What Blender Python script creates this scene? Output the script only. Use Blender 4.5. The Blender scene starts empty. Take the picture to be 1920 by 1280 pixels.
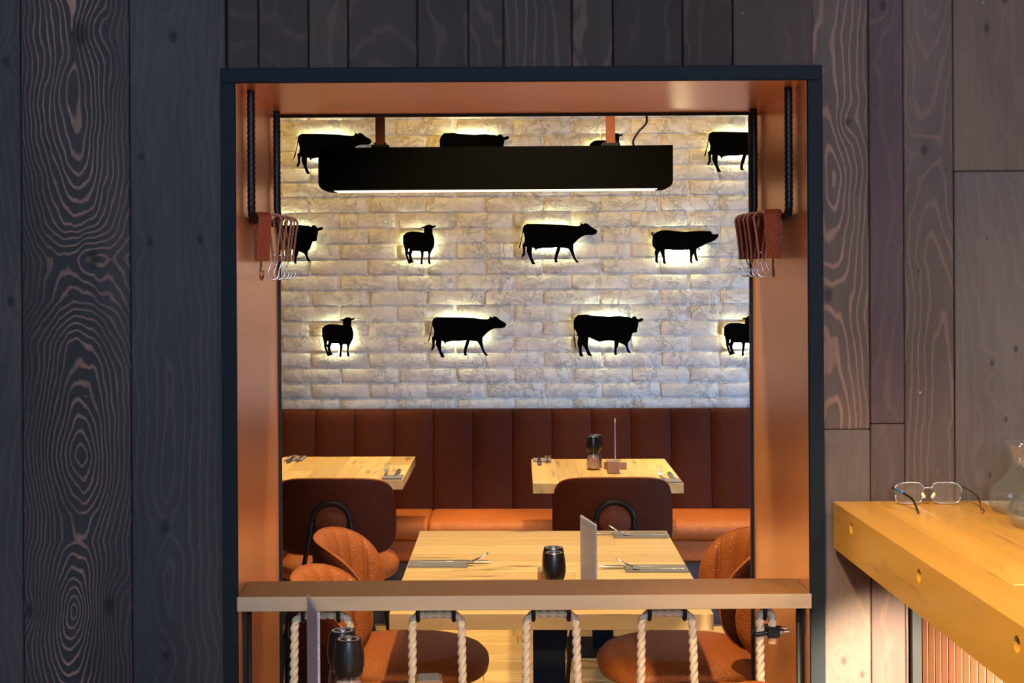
import bpy, bmesh, math, random
from mathutils import Vector, Matrix
from mathutils.geometry import tessellate_polygon
random.seed(7)
PI = math.pi
SC = bpy.context.scene
COL = SC.collection

# ------------------------------------------------------------------ camera, world, exposure, lights
cam_d = bpy.data.cameras.new('camera'); cam = bpy.data.objects.new('camera', cam_d); COL.objects.link(cam)
cam_d.sensor_width = 36.0; cam_d.lens = 36.0 * 2700 / 1920
cam_d.shift_x = 60 / 1920; cam_d.shift_y = -135 / 1920
ROLL = .0056
cam.matrix_world = Matrix.Translation((0, 0, 1.6)) @ Matrix.Rotation(PI/2, 4, 'X') @ Matrix.Rotation(-ROLL, 4, 'Z')
cam_d.clip_start = .05
SC.camera = cam
w = bpy.data.worlds.new('world'); SC.world = w; w.use_nodes = True
w.node_tree.nodes['Background'].inputs[0].default_value = (.5, .62, .85, 1)
w.node_tree.nodes['Background'].inputs[1].default_value = .12
SC.view_settings.view_transform = 'Standard'; SC.view_settings.look = 'None'
SC.view_settings.exposure = 0.0; SC.view_settings.gamma = 1.0; SC.view_settings.use_curve_mapping = False
SC.cycles.max_bounces = 8; SC.cycles.sample_clamp_indirect = 6.0
SC.cycles.caustics_reflective = False; SC.cycles.caustics_refractive = False
SC.cycles.use_denoising = True

# dining room is turned a little against the wall with the opening
A = math.radians(-1.5); PV = (.2, 6.9)
def W(x, y, z=0.0):
    x -= PV[0]; y -= PV[1]
    return Vector((x*math.cos(A) - y*math.sin(A) + PV[0], x*math.sin(A) + y*math.cos(A) + PV[1], z))
def aim(o, target):
    o.rotation_euler = (Vector(target) - o.location).to_track_quat('-Z', 'Y').to_euler()
def area(name, loc, target, sx, sy, col, watts, spread=PI):
    d = bpy.data.lights.new(name, 'AREA'); d.shape = 'RECTANGLE'; d.size = sx; d.size_y = sy
    d.color = col; d.energy = watts; d.spread = spread
    o = bpy.data.objects.new(name, d); COL.objects.link(o); o.location = loc; aim(o, target); return o
def spot(name, loc, target, col, watts, ang=80, blend=.6, rad=.03):
    d = bpy.data.lights.new(name, 'SPOT'); d.spot_size = math.radians(ang); d.spot_blend = blend
    d.shadow_soft_size = rad; d.color = col; d.energy = watts
    o = bpy.data.objects.new(name, d); COL.objects.link(o); o.location = loc; aim(o, target); return o
DAY = (.52, .70, 1.0); WARM = (1.0, .76, .40); WARM2 = (1.0, .58, .10)
area('window_light', (.25, -3.1, 2.75), (.35, 7.0, 1.0), 1.5, 1.6, DAY, 215)
area('low_blue_fill', (-1.9, -.2, .55), (-.9, 2.9, .6), 1.2, 1.0, DAY, 7)  # added low fill, no real door; brightens the lower planks at left
area('dining_window_light', W(3.15, 4.9, 1.0), W(.75, 7.0, .7), 1.5, .8, (.32, .57, 1.0), 34, math.radians(110))
area('glass_door_light', (2.65, -3.2, .60), (.9, 2.8, 1.1), .6, .9, DAY, 16)
area('side_window_light', (3.4, -.6, 1.5), (0, 2.4, 1.0), 1.2, 1.4, DAY, 24)
spot('bar_ceiling_spot', (1.45, 1.7, 2.7), (1.10, 2.35, 1.1), (1.0, .72, .40), 72, 62, .7)
spot('bar_side_spot', (-.10, 1.35, 2.6), (.72, 2.30, 1.02), (1.0, .70, .30), 290, 40, .8)
spot('right_wall_spot', (2.1, .9, 2.9), (1.35, 2.9, 1.1), (1.0, .64, .42), 75, 70, .9)
spot('shelf_spot', (.1, .70, 2.1), (.1, 2.85, .86), (1.0, .76, .46), 165, 34, .9)
spot('ceiling_spot', W(.24, 3.62, 2.62), W(.25, 4.08, .7), WARM, 215, 84, .8)
spot('ceiling_spot', W(.50, 6.16, 2.70), W(.53, 6.12, .7), WARM, 215, 52, .5)
spot('ceiling_spot', W(-.60, 6.24, 2.70), W(-.61, 6.19, .7), WARM, 215, 52, .5)
spot('ceiling_spot', W(1.5, 6.1, 2.70), W(1.45, 6.2, .7), WARM, 150, 50, .5)
spot('floor_spot', W(.1, 4.95, 2.70), W(.15, 5.2, 0), WARM, 55, 60, .8)
for k in (-1.9, -.85, .2, 1.25, 2.3):
    spot('wall_wash_spot', W(k-.45, 6.25, 2.74), W(k, 7.0, 1.65), WARM2, 24, 112, 1.0, .02)
spot('bar_under_spot', (.795, 1.88, 1.03), (.815, 2.90, .70), (1.0, .78, .52), 640, 29, .8, .02)
area('dining_ceiling_glow', W(.2, 5.0, 2.72), W(.2, 5.0, 0), 4, 2.5, (1, .72, .4), 12)

# ------------------------------------------------------------------ mesh helpers
def mesh_obj(name, verts, faces, mat, parent=None, smooth=False):
    me = bpy.data.meshes.new(name); me.from_pydata([tuple(v) for v in verts], [], faces)
    bm = bmesh.new(); bm.from_mesh(me); bmesh.ops.recalc_face_normals(bm, faces=bm.faces); bm.to_mesh(me); bm.free()
    me.materials.append(mat)
    if smooth:
        for p in me.polygons: p.use_smooth = True
    return link(name, me, parent)
def link(name, me, parent=None):
    o = bpy.data.objects.new(name, me); COL.objects.link(o)
    if parent is not None: o.parent = parent
    return o
def autosmooth(o, deg=35):
    bm = bmesh.new(); bm.from_mesh(o.data)
    for f in bm.faces: f.smooth = True
    for e in bm.edges:
        if len(e.link_faces) == 2 and e.calc_face_angle(0) > math.radians(deg): e.smooth = False
    bm.to_mesh(o.data); bm.free(); return o
class MB:
    def __init__(s): s.v = []; s.f = []
    def add(s, v, f):
        n = len(s.v); s.v += [Vector(p) for p in v]; s.f += [tuple(i + n for i in q) for q in f]; return s
    def box(s, x0, x1, y0, y1, z0, z1, b=0.0):
        if b <= 0:
            v = [(x, y, z) for x in (x0, x1) for y in (y0, y1) for z in (z0, z1)]
            return s.add(v, [(0,1,3,2), (4,6,7,5), (0,4,5,1), (2,3,7,6), (0,2,6,4), (1,5,7,3)])
        bm = bmesh.new(); bmesh.ops.create_cube(bm, size=1)
        for q in bm.verts: q.co = Vector(((x0+x1)/2 + q.co.x*(x1-x0), (y0+y1)/2 + q.co.y*(y1-y0), (z0+z1)/2 + q.co.z*(z1-z0)))
        bmesh.ops.bevel(bm, geom=bm.edges[:], offset=b, segments=1, affect='EDGES')
        bm.verts.ensure_lookup_table(); bm.verts.index_update()
        s.add([q.co.copy() for q in bm.verts], [tuple(q.index for q in f.verts) for f in bm.faces]); bm.free(); return s
    def tube(s, pts, r, n=10, rfun=None, cap=True):
        pts = [Vector(p) for p in pts]; T = []
        for i in range(len(pts)):
            a = pts[max(i-1, 0)]; b = pts[min(i+1, len(pts)-1)]; T.append((b - a).normalized())
        up = Vector((0, 0, 1)) if abs(T[0].z) < .9 else Vector((1, 0, 0))
        N = (up - T[0]*up.dot(T[0])).normalized(); v = []; L = 0
        for i, p in enumerate(pts):
            if i: N = (N - T[i]*N.dot(T[i])).normalized(); L += (p - pts[i-1]).length
            B = T[i].cross(N)
            for k in range(n):
                th = 2*PI*k/n; rr = r if rfun is None else rfun(L, th)
                v.append(p + (N*math.cos(th) + B*math.sin(th))*rr)
        f = []
        for i in range(len(pts)-1):
            for k in range(n): f.append((i*n+k, i*n+(k+1) % n, (i+1)*n+(k+1) % n, (i+1)*n+k))
        if cap: f.append(tuple(range(n))); f.append(tuple((len(pts)-1)*n + k for k in range(n)))
        return s.add(v, f)
    def lathe(s, prof, n=32, c=(0, 0, 0), close=False):
        v = []; f = []
        for (r, z) in prof:
            for k in range(n):
                t = 2*PI*k/n; v.append((c[0] + r*math.cos(t), c[1] + r*math.sin(t), c[2] + z))
        m = len(prof)
        for i in range(m - (0 if close else 1)):
            j = (i+1) % m
            for k in range(n): f.append((i*n+k, i*n+(k+1) % n, j*n+(k+1) % n, j*n+k))
        if not close:
            f.append(tuple(range(n))); f.append(tuple((m-1)*n+k for k in range(n)))
        return s.add(v, f)
    def xform(s, M):
        s.v = [M @ p for p in s.v]; return s
    def build(s, name, mat, parent=None, smooth=False, auto=None):
        o = mesh_obj(name, s.v, s.f, mat, parent, smooth)
        if auto: autosmooth(o, auto)
        return o
def spline(pts, n=8):
    P = [Vector(p) for p in pts]; out = []
    for i in range(len(P)-1):
        p0 = P[max(i-1, 0)]; p1 = P[i]; p2 = P[i+1]; p3 = P[min(i+2, len(P)-1)]
        for k in range(n):
            t = k/n
            out.append(.5*((2*p1) + (p2-p0)*t + (2*p0-5*p1+4*p2-p3)*t*t + (3*p1-p0-3*p2+p3)*t**3))
    out.append(P[-1]); return out
def fillet(pts, r, n=6):
    P = [Vector(p) for p in pts]; out = [P[0]]
    for i in range(1, len(P)-1):
        a = (P[i-1]-P[i]); b = (P[i+1]-P[i]); q = min(r, a.length*.49, b.length*.49)
        s = P[i] + a.normalized()*q; e = P[i] + b.normalized()*q
        for k in range(n+1):
            t = k/n; out.append((1-t)**2*s + 2*t*(1-t)*P[i] + t*t*e)
    out.append(P[-1]); return out
def resample(pts, step):
    P = [Vector(p) for p in pts]; out = [P[0].copy()]; acc = 0.0
    for i in range(len(P)-1):
        seg = (P[i+1]-P[i]); L = seg.length
        if L < 1e-9: continue
        d = step - acc
        while d <= L: out.append(P[i] + seg*(d/L)); d += step
        acc = (acc + L) % step
    return out
def tag(o, label=None, cat=None, group=None, kind=None):
    if label: o['label'] = label
    if cat: o['category'] = cat
    if group: o['group'] = group
    if kind: o['kind'] = kind
    return o
def empty(name, loc=(0, 0, 0), rz=0.0):
    o = bpy.data.objects.new(name, None); COL.objects.link(o); o.location = loc; o.rotation_euler = (0, 0, rz)
    o.empty_display_size = .1; return o
def kids(o): return [c for c in bpy.data.objects if c.parent == o]
TREE = {}
def reg(root):
    TREE[root.name] = [(c, [(g, kids(g)) for g in kids(c)]) for c in kids(root)]; return root
def copy_tree(root, loc=None, rz=None):
    r = root.copy(); COL.objects.link(r)
    for c, gs in TREE[root.name]:
        d = c.copy(); COL.objects.link(d); d.parent = r
        for g, _ in gs:
            e = g.copy(); COL.objects.link(e); e.parent = d
    if loc is not None: r.location = loc
    if rz is not None: r.rotation_euler = (0, 0, rz)
    return r

# ------------------------------------------------------------------ materials
def new_mat(name):
    m = bpy.data.materials.new(name); m.use_nodes = True
    nt = m.node_tree; b = nt.nodes['Principled BSDF']; return m, nt, b
class NG:
    """small node-building helper"""
    def __init__(s, nt): s.nt = nt
    def val(s, sock, v):
        if isinstance(v, bpy.types.NodeSocket): s.nt.links.new(v, sock)
        elif v is not None:
            if hasattr(sock.default_value, '__len__') and len(sock.default_value) == 4 and len(v) == 3: v = (*v, 1)
            sock.default_value = v
    def m(s, op, a, b=None, c=None):
        n = s.nt.nodes.new('ShaderNodeMath'); n.operation = op; s.val(n.inputs[0], a)
        if b is not None: s.val(n.inputs[1], b)
        if c is not None: s.val(n.inputs[2], c)
        return n.outputs[0]
    def obj(s): return s.nt.nodes.new('ShaderNodeTexCoord').outputs['Object']
    def sep(s, v):
        n = s.nt.nodes.new('ShaderNodeSeparateXYZ'); s.val(n.inputs[0], v); return n.outputs
    def comb(s, x, y, z):
        n = s.nt.nodes.new('ShaderNodeCombineXYZ'); s.val(n.inputs[0], x); s.val(n.inputs[1], y); s.val(n.inputs[2], z); return n.outputs[0]
    def rnd(s): return s.nt.nodes.new('ShaderNodeObjectInfo').outputs['Random']
    def noise(s, vec, scale=5, detail=2, rough=.5, dist=0.0):
        n = s.nt.nodes.new('ShaderNodeTexNoise'); s.val(n.inputs['Vector'], vec); n.inputs['Scale'].default_value = scale
        n.inputs['Detail'].default_value = detail; n.inputs['Roughness'].default_value = rough; n.inputs['Distortion'].default_value = dist
        return n.outputs['Fac']
    def ramp(s, f, stops):
        n = s.nt.nodes.new('ShaderNodeValToRGB'); s.val(n.inputs[0], f); e = n.color_ramp.elements
        while len(e) < len(stops): e.new(.5)
        for q, (p, c) in zip(e, stops): q.position = p; q.color = (*c, 1) if not isinstance(c, (int, float)) else (c, c, c, 1)
        return n.outputs[0]
    def mix(s, f, a, b, mode='MIX'):
        n = s.nt.nodes.new('ShaderNodeMix'); n.data_type = 'RGBA'; n.blend_type = mode
        s.val(n.inputs[0], f); s.val(n.inputs[6], a); s.val(n.inputs[7], b); return n.outputs[2]
    def bump(s, h, strength=.3, dist=.002, normal=None):
        n = s.nt.nodes.new('ShaderNodeBump'); n.inputs['Strength'].default_value = strength; n.inputs['Distance'].default_value = dist
        s.val(n.inputs['Height'], h)
        if normal is not None: s.val(n.inputs['Normal'], normal)
        return n.outputs[0]
def plain(name, col, rough=.5, metal=0.0, spec=.5, noise_amt=.12, nscale=40, bump=.0, emis=None, estr=0):
    m, nt, b = new_mat(name); g = NG(nt)
    f = g.noise(g.obj(), nscale, 3)
    c = g.mix(f, tuple(x*(1-noise_amt) for x in col), tuple(min(1, x*(1+noise_amt)) for x in col))
    nt.links.new(c, b.inputs['Base Color']); b.inputs['Roughness'].default_value = rough
    b.inputs['Metallic'].default_value = metal; b.inputs['Specular IOR Level'].default_value = spec
    if bump: nt.links.new(g.bump(f, bump, .001), b.inputs['Normal'])
    if emis: b.inputs['Emission Color'].default_value = (*emis, 1); b.inputs['Emission Strength'].default_value = estr
    return m
def leather(name, col, rough=.42, spec=.4):
    m, nt, b = new_mat(name); g = NG(nt); o = g.obj()
    v = nt.nodes.new('ShaderNodeTexVoronoi'); v.feature = 'DISTANCE_TO_EDGE'; v.inputs['Scale'].default_value = 150
    wv = nt.nodes.new('ShaderNodeVectorMath'); wv.operation = 'ADD'; g.val(wv.inputs[0], o)
    nn = nt.nodes.new('ShaderNodeTexNoise'); nn.inputs['Scale'].default_value = 60; g.val(nn.inputs['Vector'], o)
    sc = nt.nodes.new('ShaderNodeVectorMath'); sc.operation = 'SCALE'; g.val(sc.inputs[0], nn.outputs['Color']); sc.inputs['Scale'].default_value = .01
    g.val(wv.inputs[1], sc.outputs[0]); g.val(v.inputs['Vector'], wv.outputs[0])
    crack = g.ramp(v.outputs['Distance'], [(0, 0), (.25, 1)])
    big = g.noise(o, 6, 3)
    c = g.mix(big, tuple(x*.82 for x in col), tuple(x*1.15 for x in col))
    c = g.mix(g.m('MULTIPLY', g.m('SUBTRACT', 1, crack), .35), c, tuple(x*.55 for x in col)); b.inputs['Specular IOR Level'].default_value = spec
    nt.links.new(c, b.inputs['Base Color'])
    nt.links.new(g.m('ADD', rough-.06, g.m('MULTIPLY', big, .14)), b.inputs['Roughness'])
    nt.links.new(g.bump(crack, .75, .0012), b.inputs['Normal'])
    return m
def wood(name, c1, c2, axis='X', ring=70, rough=.4, knots=.5, streak=.5, dark=(.10, .045, .015)):
    """light table wood: grain runs along AXIS, every stave differs through its own random"""
    m, nt, b = new_mat(name); g = NG(nt); x, y, z = g.sep(g.obj()); r = g.rnd()
    if axis == 'Y': x, y = y, x
    if axis == 'Z': x, z = z, x
    off = g.m('MULTIPLY', r, 37.0)
    wob = g.m('MULTIPLY', g.noise(g.comb(g.m('ADD', g.m('MULTIPLY', x, 2.2), off), g.m('MULTIPLY', y, 7), g.m('MULTIPLY', z, 7)), 1, 2), .11)
    f = g.m('SINE', g.m('MULTIPLY', g.m('ADD', g.m('ADD', y, g.m('MULTIPLY', z, .7)), wob), ring*2))
    fine = g.noise(g.comb(g.m('ADD', g.m('MULTIPLY', x, 9), off), g.m('MULTIPLY', y, 240), g.m('MULTIPLY', z, 240)), 1, 2)
    mixf = g.m('ADD', g.m('MULTIPLY', g.m('ADD', f, 1), .22), g.m('MULTIPLY', fine, streak))
    c = g.mix(mixf, c1, c2)
    tint = g.m('SUBTRACT', g.m('MULTIPLY', r, .8), .25)
    c = g.mix(g.m('ADD', .25, tint), c, tuple(q*.72 for q in c1))
    patch = g.noise(g.comb(g.m('ADD', g.m('MULTIPLY', x, 3.0), off), g.m('MULTIPLY', y, 22), g.m('MULTIPLY', z, 22)), 1, 3, .6)
    kf = g.ramp(patch, [(.60, 0), (.74, 1)])
    c = g.mix(g.m('MULTIPLY', kf, knots), c, dark)
    nt.links.new(c, b.inputs['Base Color']); b.inputs['Roughness'].default_value = rough
    nt.links.new(g.bump(fine, .12, .0006), b.inputs['Normal'])
    return m
def plank_mat(name, base, line, x0=0.0, h0=.05, amp=.35, freq=.9, phase=0.0, density=60, knots=(), line_amt=.8, warm=.3, tilt=0.0, wid=(.80, .97), hcurve=None, side=0.0):
    """stained sawn board: rings cut by the board's face give the nested arches; knots (x, z, size) bend them"""
    m, nt, b = new_mat(name); g = NG(nt); x, y, z = g.sep(g.obj())
    hn = g.m('SUBTRACT', g.noise(g.comb(phase, 0.0, g.m('MULTIPLY', z, freq)), 1, 1), .5)
    h = g.m('ADD', g.m('ADD', h0, g.m('MULTIPLY', hn, amp)), g.m('MULTIPLY', z, tilt))
    if hcurve:
        z0_, z1_ = hcurve[0][0], hcurve[-1][0]; t = g.m('DIVIDE', g.m('SUBTRACT', z, z0_), z1_-z0_)
        h = g.m('ADD', g.ramp(t, [((q[0]-z0_)/(z1_-z0_), q[1]) for q in hcurve]), g.m('MULTIPLY', hn, .02))
    wander = g.m('MULTIPLY', g.m('SUBTRACT', g.noise(g.comb(phase+9, 4.0, g.m('MULTIPLY', z, 2.6)), 1, 3), .5), .09)
    xo = g.m('ADD', g.m('SUBTRACT', x, x0), wander)
    r = g.m('SQRT', g.m('ADD', g.m('MULTIPLY', xo, xo), g.m('MULTIPLY', h, h)))
    kmask = None
    for (kx, kz, ks) in knots:
        dx = g.m('DIVIDE', g.m('SUBTRACT', x, kx), ks); dz = g.m('DIVIDE', g.m('SUBTRACT', z, kz), ks*1.5)
        d2 = g.m('ADD', g.m('MULTIPLY', dx, dx), g.m('MULTIPLY', dz, dz))
        r = g.m('ADD', r, g.m('MULTIPLY', g.m('EXPONENT', g.m('MULTIPLY', d2, -.22)), ks*1.3))
        k = g.m('EXPONENT', g.m('MULTIPLY', g.m('MULTIPLY', d2, d2), -9.0))
        kmask = k if kmask is None else g.m('MAXIMUM', kmask, k)
    wob = g.m('MULTIPLY', g.noise(g.comb(g.m('MULTIPLY', x, 45), phase, g.m('MULTIPLY', z, 14)), 1, 3), .007)
    wob2 = g.m('MULTIPLY', g.noise(g.comb(g.m('MULTIPLY', x, 9), phase, g.m('MULTIPLY', z, 3.0)), 1, 3), .045)
    rr = g.m('ADD', g.m('ADD', r, wob), wob2)
    s = g.m('MULTIPLY', g.m('ADD', g.m('SINE', g.m('MULTIPLY', rr, density*2*PI)), 1), .5)
    lines = g.ramp(s, [(wid[0], 0), (wid[1], 1)])
    area_ = g.ramp(g.noise(g.comb(g.m('MULTIPLY', x, 7), phase+3, g.m('MULTIPLY', z, 1.6)), 1, 3, .6), [(.36, 0), (.66, 1)])
    fine = g.noise(g.comb(g.m('MULTIPLY', x, 330), phase, g.m('MULTIPLY', z, 5)), 1, 3, .6)
    grit = g.noise(g.comb(g.m('MULTIPLY', x, 420), 0.0, g.m('MULTIPLY', z, 330)), 1, 2)
    if side: line_amt = g.m('MULTIPLY', g.m('ADD', .22, g.m('EXPONENT', g.m('MULTIPLY', g.m('MULTIPLY', xo, xo), -side))), line_amt)
    lf = g.m('MULTIPLY', g.m('MULTIPLY', lines, g.m('ADD', .25, area_)), g.m('MULTIPLY', line_amt, g.m('ADD', .45, fine)))
    patch = g.noise(g.comb(g.m('MULTIPLY', x, 4), phase+7, g.m('MULTIPLY', z, 1.1)), 1, 4, .6)
    cb = g.mix(g.ramp(patch, [(.3, 0), (.7, 1)]), tuple(q*.72 for q in base), tuple(q*1.3 for q in base))
    cb = g.mix(g.m('MULTIPLY', g.m('SUBTRACT', fine, .3), .8), cb, tuple(q*.45 for q in base))
    cb = g.mix(g.m('MULTIPLY', g.ramp(patch, [(.5, 0), (.8, 1)]), warm), cb, tuple(a*.7 for a in line))
    c = g.mix(lf, cb, line)
    c = g.mix(g.m('MULTIPLY', g.m('SUBTRACT', grit, .35), .55), c, tuple(q*1.9 for q in base))
    if kmask is not None:
        c = g.mix(g.m('MULTIPLY', kmask, .8), c, tuple(q*.35 for q in base))
    vo = nt.nodes.new('ShaderNodeTexVoronoi'); vo.inputs['Scale'].default_value = 7.0; g.val(vo.inputs['Vector'], g.comb(x, phase, z))
    c = g.mix(g.ramp(vo.outputs['Distance'], [(.010, .55), (.022, 0)]), c, (.55, .48, .42))
    nt.links.new(c, b.inputs['Base Color']); b.inputs['Roughness'].default_value = .62
    b.inputs['Specular IOR Level'].default_value = .16
    hgt = g.m('ADD', g.m('MULTIPLY', s, .7), g.m('MULTIPLY', fine, .5))
    nt.links.new(g.bump(hgt, .35, .0012), b.inputs['Normal'])
    return m
def brick_mat():
    m, nt, b = new_mat('white painted brick'); g = NG(nt); o = nt.nodes.new('ShaderNodeNewGeometry').outputs['Position']
    n1 = g.noise(o, 34, 4, .6, .5); n2 = g.noise(o, 9, 3, .6, .4); n3 = g.noise(o, 110, 2, .6, .3)
    ridge = g.m('ABSOLUTE', g.m('SUBTRACT', g.noise(o, 13, 5, .7, .5), .5))
    r2 = g.ramp(ridge, [(0, 0), (.03, 1)]); pm_ = g.ramp(g.noise(o, 6, 2), [(.35, .35), (.6, 1)])
    h = g.m('ADD', g.m('ADD', g.m('MULTIPLY', g.m('MULTIPLY', n1, .8), pm_), g.m('MULTIPLY', n3, .10)), g.m('ADD', g.m('MULTIPLY', n2, .5), g.m('MULTIPLY', g.m('MULTIPLY', r2, .35), pm_)))
    crk = g.ramp(g.m('ABSOLUTE', g.m('SUBTRACT', g.noise(o, 7, 5, .7, 1.5), .5)), [(0, 1), (.006, 0)])
    mask = g.ramp(g.noise(o, 4.3, 2), [(.52, 0), (.6, 1)])
    c = g.mix(n2, (.72, .67, .59), (.82, .78, .71))
    c = g.mix(g.m('MULTIPLY', g.m('MULTIPLY', crk, mask), .6), c, (.22, .18, .15))
    nt.links.new(c, b.inputs['Base Color']); b.inputs['Roughness'].default_value = .8
    b.inputs['Specular IOR Level'].default_value = .12
    nt.links.new(g.bump(h, .9, .0115), b.inputs['Normal'])
    return m
def copper_mat():
    m, nt, b = new_mat('copper coated panel'); g = NG(nt); o = g.obj()
    f = g.noise(o, 500, 2)
    nt.links.new(g.mix(f, (.95, .41, .18), (.99, .45, .21)), b.inputs['Base Color'])
    b.inputs['Metallic'].default_value = .62; b.inputs['Roughness'].default_value = .31
    nt.links.new(g.bump(f, .05, .0004), b.inputs['Normal'])
    return m
def glass_mat(name, col=(1, 1, 1), ior=1.45, rough=.0):
    m, nt, b = new_mat(name)
    b.inputs['Base Color'].default_value = (*col, 1); b.inputs['Transmission Weight'].default_value = 1.0
    b.inputs['IOR'].default_value = ior; b.inputs['Roughness'].default_value = rough
    return m
def thin_glass(name, tint=(1, 1, 1), haze=.0, hcol=(.8, .8, .85), base=.045):
    """thin clear sheet: mostly see-through, with a clear reflection"""
    m, nt, b = new_mat(name); out = nt.nodes['Material Output']
    tr = nt.nodes.new('ShaderNodeBsdfTransparent'); tr.inputs[0].default_value = (*tint, 1)
    gl = nt.nodes.new('ShaderNodeBsdfGlossy'); gl.inputs['Roughness'].default_value = .02
    lw = nt.nodes.new('ShaderNodeLayerWeight'); g = NG(nt); fr = g.m('ADD', base, g.m('MULTIPLY', g.m('POWER', lw.outputs['Facing'], 3.5), .55)).node
    mx = nt.nodes.new('ShaderNodeMixShader'); nt.links.new(fr.outputs[0], mx.inputs[0]); nt.links.new(tr.outputs[0], mx.inputs[1]); nt.links.new(gl.outputs[0], mx.inputs[2])
    last = mx
    if haze:
        d0 = nt.nodes.new('ShaderNodeBsdfDiffuse'); d0.inputs[0].default_value = (*hcol, 1); d1 = nt.nodes.new('ShaderNodeBsdfTranslucent'); d1.inputs[0].default_value = (*hcol, 1); di = nt.nodes.new('ShaderNodeMixShader'); nt.links.new(d0.outputs[0], di.inputs[1]); nt.links.new(d1.outputs[0], di.inputs[2])
        m2 = nt.nodes.new('ShaderNodeMixShader'); m2.inputs[0].default_value = haze
        nt.links.new(mx.outputs[0], m2.inputs[1]); nt.links.new(di.outputs[0], m2.inputs[2]); last = m2
    nt.links.new(last.outputs[0], out.inputs[0]); return m
M = {}
M['brick'] = brick_mat()
M['copper'] = copper_mat()
M['black'] = plain('black coated steel', (.006, .006, .007), .5, spec=.3)
M['leather_mid'] = leather('cognac leather disc', (.15, .034, .011), .5, .2)
M['frame'] = plain('dark blue-grey coated steel', (.009, .013, .017), .6, spec=.1, bump=.1, nscale=300)
M['lamp'] = plain('matt black lamp housing', (.0012, .0011, .001), .9, spec=.04)
M['rod'] = plain('black rebar', (.004, .004, .0045), .42, spec=.3)
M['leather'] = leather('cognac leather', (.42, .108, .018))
M['leather_shaded'] = leather('cognac leather with painted shade', (.070, .014, .0045), .55, .10)  # same leather as the seats, darkened to paint in shade on the backs
M['strap'] = leather('red brown strap leather', (.42, .062, .018), .5)
M['strap_edge'] = leather('pale strap leather edge', (.46, .17, .08), .6)
M['strap_dark'] = plain('dark lamp strap leather', (.16, .035, .012), .6)
M['table_x'] = wood('table oak along x', (.64, .39, .14), (.82, .58, .25), 'X', knots=.85)
M['table_y'] = wood('table oak along y', (.68, .41, .13), (.86, .60, .24), 'Y', knots=.7)
M['bar'] = wood('bar beech', (.66, .33, .05), (.82, .45, .085), 'Y', ring=55, rough=.26, knots=.5, streak=.45, dark=(.16, .05, .015))
M['shelf'] = wood('shelf oak', (.33, .14, .045), (.46, .22, .075), 'Y', ring=90, rough=.45, knots=.2)
M['shelf_front'] = wood('shelf oak daylit front', (.38, .27, .17), (.46, .34, .22), 'X', ring=60, rough=.5, knots=.2)  # same board; the paler colour paints in daylight on its front
M['floor'] = wood('floor oak', (.60, .36, .12), (.80, .54, .22), 'X', ring=60, rough=.42, knots=.8)
M['block'] = wood('wood block', (.34, .15, .06), (.46, .23, .10), 'Z', ring=60, rough=.5, knots=.1)
M['wall'] = plain('dark plaster', (.16, .13, .11), .85)
M['ceil'] = plain('dark ceiling', (.10, .085, .07), .9)
M['core'] = plain('wall core', (.02, .018, .016), .8)
M['plinth'] = plain('slate plinth', (.06, .062, .07), .6)
M['steel'] = plain('polished steel', (.72, .72, .74), .22, 1.0, nscale=200)
M['steel_brown'] = plain('brown-toned steel', (.30, .15, .08), .3, 1.0)  # on the front hooks: plain steel with a brown reflection painted in
M['napkin'] = plain('grey napkin', (.20, .18, .17), .9, nscale=400, bump=.3)
M['salt'] = None
M['black_plastic'] = plain('satin black plastic', (.006, .006, .007), .30)
M['diffuser'] = plain('lamp diffuser', (.9, .85, .75), .5, emis=(1.0, .80, .55), estr=2.2)
M['led'] = plain('led strip', (.9, .9, .8), .5, emis=(1.0, .96, .52), estr=78)
M['bar_led'] = plain('bar led strip', (.9, .9, .8), .5, emis=(1.0, .66, .36), estr=2.5)
M['slate'] = plain('grey slot insert', (.22, .22, .21), .5)
M['white_top'] = plain('white worktop', (.62, .64, .66), .3)
M['terra'] = plain('terracotta lacquer', (.42, .135, .06), .5, bump=.2, nscale=200)
M['strip'] = plain('grey metal strip', (.03, .033, .036), .8, spec=.1)
M['blue'] = plain('blue enamel', (.02, .16, .42), .35)
M['silver'] = plain('silver wire rim', (.55, .58, .64), .25, .9)
M['pad'] = plain('silicone nose pad', (.75, .6, .45), .3)
M['screw'] = plain('dark zinc screw', (.07, .07, .08), .35, .9)
M['tape'] = plain('tan rope tape', (.62, .33, .14), .5)
M['lens'] = thin_glass('spectacle lens', (.93, .95, .97), .05, (.8, .84, .92), .09)
M['jar'] = thin_glass('clear jar glass', (.95, .95, .95))
M['glass'] = thin_glass('carafe glass', (.95, .96, .96), .05, (.8, .82, .85), .12)
def salt_mat(name, a, bcol, c):
    m, nt, b = new_mat(name); g = NG(nt)
    v = nt.nodes.new('ShaderNodeTexVoronoi'); v.inputs['Scale'].default_value = 330; g.val(v.inputs['Vector'], g.obj())
    s = g.sep(v.outputs['Color'])[0]
    nt.links.new(g.ramp(s, [(0, a), (.5, bcol), (1, c)]), b.inputs['Base Color']); b.inputs['Roughness'].default_value = .35
    nt.links.new(g.bump(v.outputs['Distance'], .6, .002), b.inputs['Normal']); return m
M['salt'] = salt_mat('pink rock salt', (.55, .22, .15), (.80, .48, .38), (.90, .76, .68))
M['pepper'] = salt_mat('peppercorns', (.02, .012, .01), (.07, .04, .025), (.16, .10, .06))
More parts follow.
